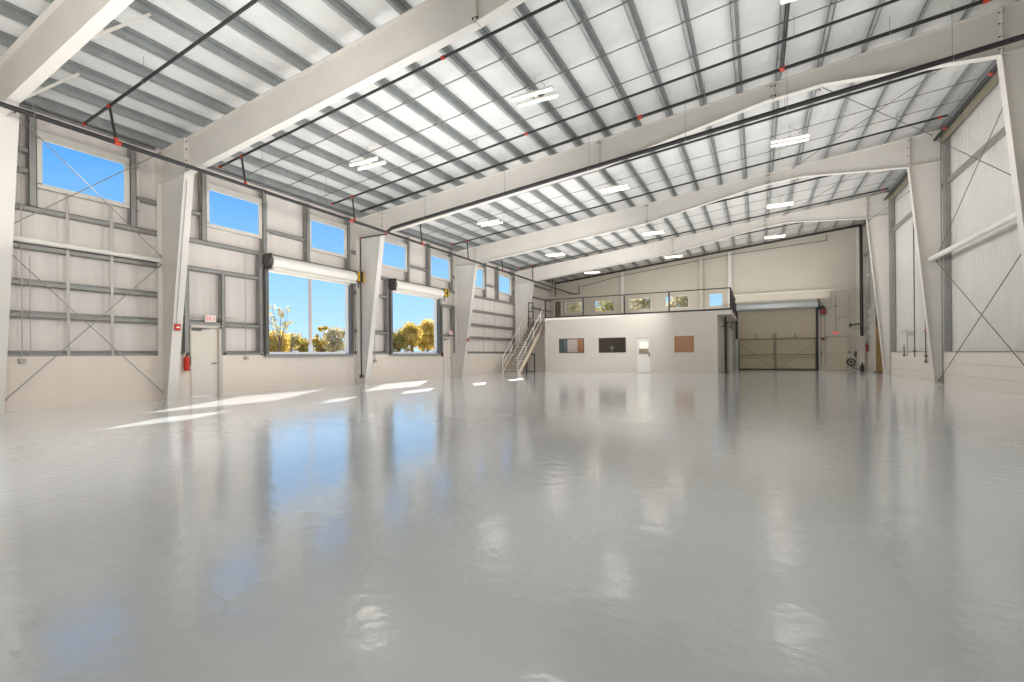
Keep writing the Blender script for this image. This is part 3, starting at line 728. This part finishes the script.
# things inside the office; left-window blocks are a backdrop for the tones in its pane
tag(MB().box(-11.95, -10.98, OY+2.35, OY+2.58, .02, 2.4).build('pale_backdrop', mat('office_white', (226,216,214), .5)), 'pale white backdrop panel seen through the left office window', 'panel')
tag(MB().box(-10.96, -10.4, OY+2.2, OY+2.58, .02, 2.3).build('brown_backdrop', M['brown']), 'brown backdrop block at right edge inside left office window', 'backdrop')
tag(MB().box(-12.3, -11.75, OY+1.7, OY+2.3, .02, 2.3).build('green_backdrop', mat('backdrop_green', (70,74,58), .6)), 'dark green backdrop block at left inside left office window', 'locker')
tag(MB().ball((-8.35, OY+1.6, 1.55), .14, 12, 8, (1,1,.7)).tube((-8.35, OY+1.6, 1.45), (-8.35, OY+1.6, .02), .03).ball((-8.35, OY+1.6, .03), .16, 12, 6, (1,1,.15)).build('floor_lamp', M['white']), 'pale round lamp inside the dark middle office window', 'lamp')
t = thing('door_5', 'white office door with half glass pane', 'door', (-6.02, OY, 0), None, 'structure')
mb = MB().wall('y', OY+.02, OY+.065, OD[0]+.05, OD[1]-.05, .01, 2.08, [(-6.29, -5.73, 1.15, 1.88)]); mb.build('leaf', M['white'], t)
mb = MB().box(OD[0]-.04, OD[0]+.05, OY-.02, OY+.1, 0, 2.13).box(OD[1]-.05, OD[1]+.04, OY-.02, OY+.1, 0, 2.13).box(OD[0]-.04, OD[1]+.04, OY-.02, OY+.1, 2.08, 2.17)
mb.build('door_frame', M['office'], t)
MB().box(-6.29, -5.73, OY+.035, OY+.045, 1.15, 1.88).build('pane', M['glass'], t)
MB().box(-6.31, -6.28, OY+.0, OY+.03, 1.13, 1.90).box(-5.74, -5.71, OY, OY+.03, 1.13, 1.90).box(-6.31, -5.71, OY, OY+.03, 1.13, 1.16).box(-6.31, -5.71, OY, OY+.03, 1.87, 1.90).build('glazing_bead', M['doorframe'], t)
tag(MB().box(-6.8, -5.65, OY+1.0, OY+1.03, .02, 1.49).build('office_screen', M['kick']), 'brown low screen behind the office door pane', 'screen')
tag(MB().box(-6.8, -5.65, OY+1.04, OY+1.07, .02, 2.3).build('office_glow_panel', mat('glowing_cream', (250,246,226), .4, emit=.6)), 'cream panel with added glow behind the office door pane', 'panel')  # emission added so the panel reads bright through the pane, not a lamp
mb = MB().box(-5.72, -5.66, OY-.01, OY+.02, .98, 1.22).tube((-5.69, OY-.01, 1.08), (-5.69, OY-.06, 1.08), .03); mb.build('handle', M['dark'], t)
MB().box(OD[0]+.05, OD[1]-.05, OY-.02, OY+.02, 0, .05).build('kick_plate', M['doorframe'], t)

# guardrail
t = thing('mezzanine_guardrail', 'black steel guardrail along the mezzanine edge', 'railing', (-7, OY, 3.58))
RZ = 4.77
mb = MB().bar((-12.40, OY+.02, RZ), (-1.27, OY+.02, RZ), .06, .06).bar((-1.27, OY+.02, RZ), (-1.27, YF-.6, RZ), .06, .06)
mb.build('top_rail', M['black'], t)
mb = MB().bar((-12.40, OY+.02, 3.62), (-1.27, OY+.02, 3.62), .05, .06).bar((-1.27, OY+.02, 3.62), (-1.27, YF-.6, 3.62), .05, .06)
mb.build('bottom_rail', M['black'], t)
for x in (-12.40, -9.78, -7.16, -4.53, -1.27):
    MB().box(x-.04, x+.04, OY-.02, OY+.06, 3.58, RZ).build('post', M['black'], t)
for y in (30.4, 32.2, 34.0): MB().box(-1.31, -1.23, y-.04, y+.04, 3.58, RZ).build('post', M['black'], t)
mb = MB()
for k in range(1, 5): mb.tube((-12.4, OY+.02, 3.62+k*.23), (-1.27, OY+.02, 3.62+k*.23), .002, 4).tube((-1.27, OY+.02, 3.62+k*.23), (-1.27, YF-.6, 3.62+k*.23), .004, 4)
mb.build('cable_infill', M['cable'], t)
# guard frame beside the stair head
t = thing('stair_gate', 'black tubular gate frame at the head of the stairs', 'gate', (-13.75, 29.2, 3.1))
mb = MB().box(-13.94, -13.89, 29.18, 29.22, 3.1, 4.75).box(-13.60, -13.55, 29.18, 29.22, 3.1, 4.75).box(-13.94, -13.55, 29.18, 29.22, 4.70, 4.75).box(-13.94, -13.55, 29.18, 29.22, 3.6, 3.65)
mb.build('frame', M['black'], t)
MB().box(-13.92, -13.57, 29.19, 29.21, 4.1, 4.14).build('mid_rail', M['black'], t)
MB().box(-13.60, -13.55, 29.14, 29.18, 4.0, 4.3).build('latch', M['dark'], t)
t = thing('door_6', 'olive door at the left end of the mezzanine', 'door', (-14.4, YF-.05, 3.58), None, 'structure')
MB().box(-14.72, -14.2, YF-.06, YF-.01, 3.6, 5.5).build('leaf', mat('olive_door', (112,102,72), .5), t)
MB().box(-14.8, -14.72, YF-.08, YF, 3.58, 5.58).box(-14.2, -14.12, YF-.08, YF, 3.58, 5.58).box(-14.8, -14.12, YF-.08, YF, 5.5, 5.58).build('door_frame', M['white'], t)
for i, w in enumerate(MEZ):
    t = thing('window_%d' % (11+i), 'mezzanine window in far wall, ' + ['leftmost, beside the olive door', 'second from left', 'middle one', 'fourth from left', 'rightmost, smaller and showing only sky'][i], 'window', ((w[0]+w[1])/2, YF, w[2]), 'mezzanine windows', 'structure')
    mb = MB()
    for q in ((w[0]-.05, w[0]+.02, w[2]-.05, w[3]+.05), (w[1]-.02, w[1]+.05, w[2]-.05, w[3]+.05), (w[0], w[1], w[2]-.05, w[2]+.02), (w[0], w[1], w[3]-.02, w[3]+.05)):
        mb.box(q[0], q[1], YF-.03, YF+.12, q[2], q[3])
    mb.build('window_frame', M['steel_shade'], t)
    MB().box(w[0], w[1], YF+.05, YF+.056, w[2], w[3]).build('pane', M['glass'], t)

# stairs
SX0, SX1, SY0, SY1, SZ = -13.98, -12.92, 25.55, 29.75, 3.56
t = thing('steel_stair', 'pale steel stair climbing left of the office to the mezzanine', 'stairs', ((SX0+SX1)/2, SY0, 0))
N = 19
sl = SZ/(SY1-SY0)
for x, nm in ((SX0, 'stringer'), (SX1, 'stringer')):
    MB().prism([(SY0-.02, 0), (SY0+.30, 0), (SY1, SZ-.28), (SY1, SZ), (SY0+.02, .12)], 'x', x-.025, x+.025).build('stringer', M['kick'], t)
for k in range(N):
    z = SZ*(k+1)/(N+1); y = SY0 + (SY1-SY0)*(k+.6)/(N+1)
    MB().box(SX0+.025, SX1-.025, y-.02, y+.25, z-.035, z).build('tread', M['tread'], t)
for x in (SX0, SX1):
    e = 1.0 if x == SX1 else .80; ye = SY0 + (SY1-SY0)*e
    hr = MB().path([(x, SY0-.02, .02), (x, SY0-.02, 1.0), (x, ye, SZ*e+1.02)] + ([(x, SY1+.5, SZ+1.02)] if e == 1 else []), .024, 8)
    hr.tube((x, SY0+.02, .55), (x, ye, SZ*e+.55), .018, 8)
    h = hr.build('handrail', M['white'], t)
    for fr in ((.27, .55, .82, 1.0) if e == 1 else (.27, .55, .80)):
        y = SY0 + (SY1-SY0)*fr; z = SZ*fr
        MB().tube((x, y, z), (x, y, z+1.0), .022, 8).build('baluster', M['white'], h)
t = thing('bike_rack', 'black rectangular metal frame standing on floor under the stairs', 'frame', (-13.4, 28.4, 0))
MB().box(-13.76, -13.70, 28.37, 28.43, 0, 1.24).build('upright', M['black'], t); MB().box(-13.16, -13.10, 28.37, 28.43, 0, 1.24).build('upright', M['black'], t)
MB().box(-13.70, -13.16, 28.37, 28.43, 1.18, 1.24).build('top_bar', M['black'], t); MB().box(-13.70, -13.16, 28.37, 28.43, .03, .08).build('bottom_bar', M['black'], t)

# post in the recess under the deck
t = thing('deck_post', 'black steel post holding the deck corner beside the office', 'post', (-1.64, 30.57, 0), None, 'thing')
MB().box(-1.70, -1.58, 30.51, 30.63, .02, OZ).build('shaft', M['black'], t); MB().box(-1.78, -1.5, 30.43, 30.71, 0, .02).build('base_plate', M['dark'], t)
mb = MB().tube((-1.64, 30.45, 2.75), (-1.9, 30.45, 2.75), .03).tube((-1.64, 30.45, 2.75), (-1.3, 30.45, 2.7), .03).tube((-1.3, 30.45, 2.5), (-1.3, 30.45, 3.0), .03)
mb.build('pipe_bracket', M['dark'], t)

# ------------------------------------------------------------------ far wall fittings
for x, w, z0, lab, m in ((-9.08, .26, 3.58, 'white wind column on far wall above mezzanine, leftmost', M['steel']), (-3.48, .26, 3.58, 'grey-beige wind column on far wall left of the small sky window', M['far']),
                    (-1.62, .24, 0, 'white full-height wind column at left of far roll-up door', M['steel']), (5.62, .2, 0, 'slim pale upright in the far right corner', M['steel_shade'])):
    t = thing('wind_column', lab, 'column', (x, YF, z0), 'slim far wall columns', 'thing')
    MB().box(x-w/2, x+w/2, YF-.16, YF-.14, z0, zr(x)-.16).build('front_flange', m, t)
    MB().box(x-.012, x+.012, YF-.14, YF-.01, z0, zr(x)-.16).build('web', m, t)
t = thing('header_beam', 'white horizontal header beam on far wall above the roll-up door', 'beam', (2, YF, 5.05), None, 'thing')
MB().box(-1.48, 5.52, YF-.12, YF-.01, 5.06, 5.15).build('web', M['far'], t); MB().box(-1.48, 5.52, YF-.18, YF-.01, 5.15, 5.17).build('top_flange', M['white'], t)
# closed roll-up door
t = thing('roll_up_shutter', 'closed tan roll-up door in the far wall behind swing gates', 'roll-up door', (1.1, YF, 0))
mb = MB()
for k in range(40):
    z = .02 + k*.1; mb.prism([(YF-.06, z), (YF-.075, z+.02), (YF-.075, z+.08), (YF-.06, z+.1), (YF-.03, z+.1), (YF-.03, z)], 'x', -1.15, 3.38)
mb.build('curtain', M['tan'], t)
MB().box(-1.29, -1.15, YF-.16, YF, 2.1, 4.1).build('guide_rail', M['black'], t); MB().box(3.38, 3.5, YF-.16, YF, 0, 4.1).build('guide_rail', M['black'], t)
MB().box(-1.29, -1.15, YF-.16, YF, 0, 2.1).build('guide_guard', M['hood'], t)
MB().prism([(YF, 4.02), (YF-.42, 4.02), (YF-.48, 4.12), (YF-.48, 4.36), (YF-.34, 4.5), (YF, 4.5)], 'x', -1.22, 3.48).build('hood', M['hood'], t)
MB().box(3.48, 3.54, YF-.5, YF, 3.95, 4.55).build('end_bracket', M['black'], t); MB().box(-1.3, -1.22, YF-.5, YF, 3.95, 4.52).build('end_bracket', M['black'], t)
MB().box(-1.2, 3.42, YF-.1, YF-.02, 0, .05).build('bottom_bar', M['black'], t)
for a, b, s, lab in ((-1.1, 1.05, 1, 'left'), (1.09, 3.36, -1, 'right')):
    g = thing('swing_gate', 'tan framed swing gate leaf before the far roll-up door, %s leaf' % lab, 'gate', ((a+b)/2, YF-.2, 0), 'far door gates')
    MB().box(a, b, YF-.2, YF-.19, .08, 2.0).build('infill_sheet', M['gate'], g)
    mb = MB()
    for q in ((a, a+.06, .05, 2.1), (b-.06, b, .05, 2.1), (a, b, 2.02, 2.1), (a, b, .05, .11), (a, b, .98, 1.04), (a, b, .8, .83)): mb.box(q[0], q[1], YF-.24, YF-.18, q[2], q[3])
    mb.build('frame', M['gatefr'], g)
    MB().bar((a+.1 if s > 0 else b-.1, YF-.215, 1.75), (b-.2 if s > 0 else a+.2, YF-.215, .12), .03, .03).build('diagonal', M['gatefr'], g)
    xm = b-.04 if s > 0 else a+.04
    MB().box(xm-.03, xm+.03, YF-.24, YF-.18, 2.1, 2.45).build('latch_post', M['gatefr'], g)
    MB().box((a+b)/2-.03, (a+b)/2+.03, YF-.23, YF-.19, 2.05, 2.42).build('top_bracket', M['gatefr'], g)
t = thing('door_motor', 'black and red motor beside the far roll-up door head', 'motor', (3.78, YF, 3.85))
MB().tube((3.72, YF-.2, 3.98), (3.72, YF-.02, 3.98), .17, 16).build('gear_case', M['black'], t); MB().box(3.63, 3.93, YF-.3, YF-.02, 3.6, 3.9).build('motor_case', M['darkred'], t)
MB().tube((3.88, YF-.06, 3.95), (4.5, YF-.06, 4.08), .02).ball((4.5, YF-.06, 4.08), .05).build('conduit', M['cond'], t)
mb = MB().tube((3.66, YF-.15, 3.6), (3.66, YF-.15, .4), .012, 6).tube((3.86, YF-.15, 3.6), (3.86, YF-.15, .4), .012, 6); mb.build('hand_chain', M['yel_brown'], t)
t = thing('call_point', 'small red box on far wall beside closed roll-up door', 'switch', (3.74, YF, 1.95)); MB().box(3.66, 3.84, YF-.08, YF, 1.92, 2.1).build('case', M['darkred'], t)
MB().box(3.62, 3.9, YF-.06, YF, 2.06, 2.1).build('top_plate', M['dark'], t)
tag(MB().box(3.66, 3.72, YF-.05, YF, 1.0, 1.16).build('key_switch', M['dark']), 'tiny dark key switch on far wall beside roll-up door', 'switch')
def fconduit(pts, label, r=.015): tag(MB().path(pts, r, 6).build('conduit', M['cond']), label, 'conduit', 'far wall conduits')
fconduit([(4.45, YF-.03, 2.5), (4.45, YF-.03, 5.0)], 'thin conduit rising from the far exit sign'); fconduit([(4.2, YF-.03, 4.05), (4.2, YF-.03, 5.0)], 'short conduit above the far door motor')
fconduit([(4.62, YF-.03, 3.2), (4.62, YF-.03, 3.4), (5.15, YF-.03, 3.4)], 'faint angled conduit above the far exit sign'); fconduit([(5.2, YF-.03, 1.0), (5.2, YF-.03, 5.0)], 'vertical conduit down to the hose reel', .012)
tag(MB().box(5.28, 5.42, YF-.06, YF, 1.65, 1.95).build('breaker_box', M['doorframe']), 'small dull electrical box above the hose reel', 'box')
t = thing('hose_reel', 'black coiled hose reel on far wall near the corner', 'hose reel', (5.2, YF, .5))
for k in range(4): MB().ring((5.22, YF-.06-.035*k, .52), .21-.006*(k % 2), .025, 'y').build('hose_coil', M['black'], t)
MB().tube((5.22, YF-.2, .52), (5.22, YF, .52), .05).build('hub', M['dark'], t)
MB().path([(5.2, YF-.16, .3), (5.4, YF-.2, .12), (5.6, YF-.6, .05), (5.6, YF-.95, .04)], .022, 6).build('hose_tail', M['black'], t)
t = thing('reel_valve', 'dark oval valve unit above the hose reel', 'valve', (5.42, YF, 1.0)); MB().ball((5.48, YF-.08, 1.02), .15, 12, 8, (.7,.5,1.3)).build('body', M['dark'], t); MB().ball((5.16, YF-.06, 1.15), .05).build('knob', M['red'], t)
# riser in the corner
t = thing('fire_riser', 'tall black standpipe in the far right corner', 'pipe', (5.6, 34.75, 0))
MB().tube((5.6, 34.75, 2.1), (5.6, 34.75, 8.75), .085, 14).build('upper_pipe', M['black'], t)
MB().box(5.46, 5.72, 34.68, 34.9, .35, 2.1).build('lower_guard', M['doorframe'], t)
MB().tube((5.6, 34.75, 0), (5.6, 34.75, .5), .09, 14).box(5.5, 5.7, 34.65, 34.85, .1, .3).build('base_valve', M['black'], t)
mb = MB().tube((5.6, 34.7, 2.85), (5.05, 34.7, 2.8), .05).ring((5.0, 34.7, 2.78), .12, .025, 'x').ball((5.05, 34.7, 2.78), .09); mb.build('hand_wheel', mat('valve_green', (84,88,72), .5), t)
t = thing('water_pipe', 'slim grey pipe with fittings beside the black standpipe', 'pipe', (5.85, 34.1, 0))
MB().tube((5.85, 34.1, 1.9), (5.85, 34.1, 8.6), .045, 10).build('pipe_run', M['girt'], t)
for z in (2.2, 2.95, 3.4, 5.6): MB().tube((5.85, 34.1, z), (5.85, 34.1, z+.16), .075, 10).build('fitting', M['hood'], t)
MB().tube((5.85, 34.1, 3.3), (5.6, 34.0, 3.3), .04).build('stub', M['hood'], t)
extinguisher((5.78, 34.35, 1.2), 'dark red fire extinguisher on right wall near the far corner', M['darkred'])
# right wall middle bay fittings
def rconduit(y, z0, z1, label, valves=()):
    t = thing('wall_pipe', label, 'pipe', (5.84, y, z0), 'right wall pipes')
    MB().tube((5.84, y, z0), (5.84, y, z1), .022, 8).build('pipe_run', M['cond'] if not valves else M['rod'], t)
    for z in valves: MB().tube((5.84, y-.2, z), (5.84, y+.2, z), .02, 8).ball((5.84, y, z), .05).build('fitting', M['rod'], t)
rconduit(23.7, .7, 3.3, 'grey valve pipe beside the braced right column', (.78, 1.0, 1.95)); rconduit(25.15, .95, 7.0, 'tall thin conduit in the middle of the right wall bay', (1.2,))
rconduit(26.75, .95, 1.45, 'short pipe stub on right wall near the pale box', (1.0,)); rconduit(26.25, 1.0, 2.0, 'conduit below the pale box on the right wall')
tag(MB().box(5.76, 5.86, 26.2, 26.8, 2.0, 2.16).build('junction_box', M['doorframe']), 'pale flat electrical box on the right wall', 'box')
t = thing('fire_bell', 'small red alarm bell on right wall beside braced column', 'fire alarm', (5.78, 23.45, 2.0), 'red alarm boxes')
MB().tube((5.78, 23.45, 2.02), (5.86, 23.45, 2.02), .09, 14).build('gong', M['red'], t); MB().box(5.80, 5.87, 23.38, 23.52, 1.92, 2.12).build('back_box', M['red'], t)
fl = MB(); fl.box(5.83, 5.87, 33.05, 33.9, .02, 3.9)
tag(fl.build('wall_lining', M['steel_shade']), 'pale flat lining panel on right wall past the ochre door', 'panel')

# ------------------------------------------------------------------ outdoors
tag(MB().box(-160, -15.7, -80, 120, -.25, -.05).box(-15.7, 60, 36.6, 120, -.25, -.05).build('ground', M['ground']), 'dry gravel ground outside the hall', 'ground', kind='structure')
def dirc(u):                               # horizontal direction through a picture column, used only to choose where outdoor things stand
    th = math.radians(27.55); a = (u-512)/469.5
    return Vector((-math.sin(th)+a*math.cos(th), math.cos(th)+a*math.sin(th), 0))
def spot(u, d): return dirc(u)*d           # d = depth from viewer
def tree(name, base, height, crown, n, leaf, label, group, trunk=.12, spread=None, lsize=.16, z0=.35, sparse=False):
    x, y = base[0], base[1]; rnd = random.Random(int(x*97+y*31))
    t = thing(name, label, 'tree', (x, y, -.05), group)
    mb = MB().tube((x, y, -.05), (x+.1, y, height*.55), trunk, 8, trunk*.6)
    tips = []
    for k in range(14 if sparse else 9):
        a = rnd.uniform(0, 6.28); h0 = height*rnd.uniform(.25, .55); h1 = height*rnd.uniform(.55, .95); rr = crown*rnd.uniform(.3, .85)
        q = Vector((x+rr*math.cos(a), y+rr*math.sin(a), h1)); mb.tube((x+.05, y, h0), q, trunk*.35, 6, trunk*.1); tips.append(q)
    tips.append(Vector((x, y, height*.92)))
    mb.build('trunk', M['bark'], t)
    lf = MB()
    clumps = []
    for q in tips: clumps.append((q, crown*(.22 if sparse else .42)))
    if not sparse:
        for k in range(16):
            a = rnd.uniform(0, 6.28); h = rnd.uniform(z0, .9); w = math.sin(min(1, (1-h)*1.6+.15)*math.pi/2)
            clumps.append((Vector((x+crown*w*.8*math.cos(a)*rnd.random()**.5, y+crown*w*.8*math.sin(a)*rnd.random()**.5, height*h)), crown*.42))
    for k in range(n):
        c, r = rnd.choice(clumps)
        d = Vector((rnd.gauss(0,1), rnd.gauss(0,1), rnd.gauss(0,.8))).normalized()*r*(rnd.random()**.4)
        p = c+d; s = lsize*rnd.uniform(.6, 1.4)
        e1 = Vector((rnd.gauss(0,1), rnd.gauss(0,1), rnd.gauss(0,1))).normalized(); e2 = e1.orthogonal().normalized()
        lf.add([p-e1*s, p+e2*s*.5, p+e1*s, p-e2*s*.5], [(0,1,2,3)])
    lf.build('foliage', leaf, t)
OUT = 'trees outside the left wall'
tree('slender_tree', spot(279, 36), 5.2, 1.3, 300, M['leaf_pale'], 'tall sparse tree at left in the nearest roll-up opening', OUT, .08, lsize=.11, sparse=True)
tree('bushy_tree', spot(274, 41), 3.2, 1.4, 2600, M['leaf_gold'], 'golden bush under the tall sparse tree in nearest roll-up opening', OUT, lsize=.13, z0=.15)
tree('bushy_tree', spot(290, 45), 3.3, 1.3, 2200, M['leaf_pale'], 'low golden bush left of the light mast', OUT, lsize=.13, z0=.15)
tree('bushy_tree', spot(303.5, 42), 2.8, .9, 1800, M['leaf_green'], 'small dark green bush just left of the light mast', OUT, lsize=.11, z0=.15)
tree('slender_tree', spot(321, 44), 4.0, .9, 700, M['leaf_gold'], 'slim round-topped tree right of the light mast', OUT, .08, lsize=.12, sparse=True)
tree('bushy_tree', spot(322, 50), 2.8, 1.3, 2000, M['leaf_green'], 'low dark bush behind the slim round-topped tree', OUT, lsize=.13, z0=.15)
tree('bushy_tree', spot(338.5, 43), 3.7, 1.2, 2400, M['leaf_pale'], 'pale bushy tree at right in the nearest roll-up opening', OUT, lsize=.12, z0=.15)
tree('bushy_tree', spot(398, 46), 3.5, 1.3, 2400, M['leaf_green'], 'rounded green bush at left in the second roll-up opening', OUT, lsize=.13, z0=.15)
tree('bushy_tree', spot(412, 47), 4.3, 1.25, 2800, M['leaf_gold'], 'golden cone-shaped tree in the middle of second roll-up opening', OUT, lsize=.13, z0=.15)
tree('bushy_tree', spot(427, 53), 5.0, 1.6, 3000, M['leaf_gold'], 'taller golden tree at right in second roll-up opening', OUT, lsize=.15, z0=.15)
FAR = 'trees beyond the far wall'
for i, (x, y, h, c, lf) in enumerate(((-17.0, 45, 7.6, 2.1, 'leaf_pale'), (-13.4, 47.5, 7.8, 2.1, 'leaf_green'), (-9.6, 45, 7.6, 2.0, 'leaf_pale'), (-6.5, 47, 7.4, 1.7, 'leaf_pale'))):
    tree('bushy_tree', (x, y), h, c, 2400, M[lf], 'leafy tree seen through the %s mezzanine window' % ['leftmost', 'second', 'middle', 'fourth'][i], FAR, lsize=.16, z0=.3)
# light mast
p = spot(310.5, 38)
t = thing('light_mast', 'tall pale light mast in the yard through the nearest roll-up opening', 'mast', (p.x, p.y, -.05))
MB().tube((p.x, p.y, -.05), (p.x, p.y, 14), .15, 12, .10).build('shaft', mat('mast_pale', (222,196,172), .5), t)
MB().tube((p.x, p.y, -.05), (p.x, p.y, 2.1), .24, 12, .17).build('footing', M['concrete'], t)
MB().box(p.x-1, p.x+1, p.y-.2, p.y+.2, 13.6, 14.0).build('lamp_head', M['white'], t)
p = spot(440, 40)
t = thing('street_lamp', 'street lamp whose arm shows right in second roll-up opening', 'street lamp', (p.x, p.y, -.05))
MB().tube((p.x, p.y, -.05), (p.x, p.y, 4.5), .06, 8).build('pole', M['cond'], t); MB().bar((p.x, p.y, 4.45), (p.x-1.0, p.y-.6, 4.45), .12, .06).build('arm', M['concrete'], t)
mb = MB().box(-28.6, -28.4, 6, 60, -.05, 1.5)
for k in range(14): mb.box(-28.66, -28.34, 6+k*4-.15, 6+k*4+.15, -.05, 1.6)
tag(mb.build('yard_wall', M['concrete']), 'low white yard wall outside the roll-up openings', 'fence', kind='thing')

# ------------------------------------------------------------------ world, sun, camera
w = bpy.data.worlds.new('sky'); SC.world = w; w.use_nodes = True
nt = w.node_tree; bg = nt.nodes['Background']
tc = nt.nodes.new('ShaderNodeTexCoord'); sx = nt.nodes.new('ShaderNodeSeparateXYZ'); cr = nt.nodes.new('ShaderNodeValToRGB')
nt.links.new(tc.outputs['Generated'], sx.inputs[0]); nt.links.new(sx.outputs['Z'], cr.inputs['Fac']); nt.links.new(cr.outputs[0], bg.inputs['Color'])
e = cr.color_ramp.elements
e[0].position = 0.0; e[0].color = tuple(v*1.1 for v in lin((192,228,252))) + (1,)
e[1].position = .55; e[1].color = (*lin((70,148,238)), 1)
q = cr.color_ramp.elements.new(.12); q.color = tuple(v*1.08 for v in lin((160,211,252))) + (1,)
q = cr.color_ramp.elements.new(.32); q.color = (*lin((96,174,248)), 1)
bg.inputs['Strength'].default_value = 1.03
sl_ = bpy.data.lights.new('sun', 'SUN'); sl_.energy = 14.0; sl_.angle = math.radians(.6); sl_.color = (1, .95, .88)
so = bpy.data.objects.new('sun', sl_); COL.objects.link(so)
so.rotation_euler = Vector((.85, -1.38, -1)).to_track_quat('-Z', 'Y').to_euler()

cam = bpy.data.cameras.new('camera'); co = bpy.data.objects.new('camera', cam); COL.objects.link(co)
cam.sensor_width = 36; cam.lens = 469.46/1024*36; cam.clip_start = .05; cam.clip_end = 500
cam.shift_y = 13.28/1024
co.matrix_world = Matrix.Translation((0, 0, 1.2)) @ Matrix.Rotation(math.radians(27.55), 4, 'Z') @ Matrix.Rotation(math.radians(90), 4, 'X') @ Matrix.Rotation(-.009, 4, 'Z')
SC.camera = co
SC.view_settings.view_transform = 'Standard'
SC.view_settings.look = 'None'
SC.view_settings.exposure = 0.12
SC.cycles.use_denoising = True
SC.cycles.max_bounces = 10; SC.cycles.diffuse_bounces = 7
SC.cycles.sample_clamp_indirect = 6
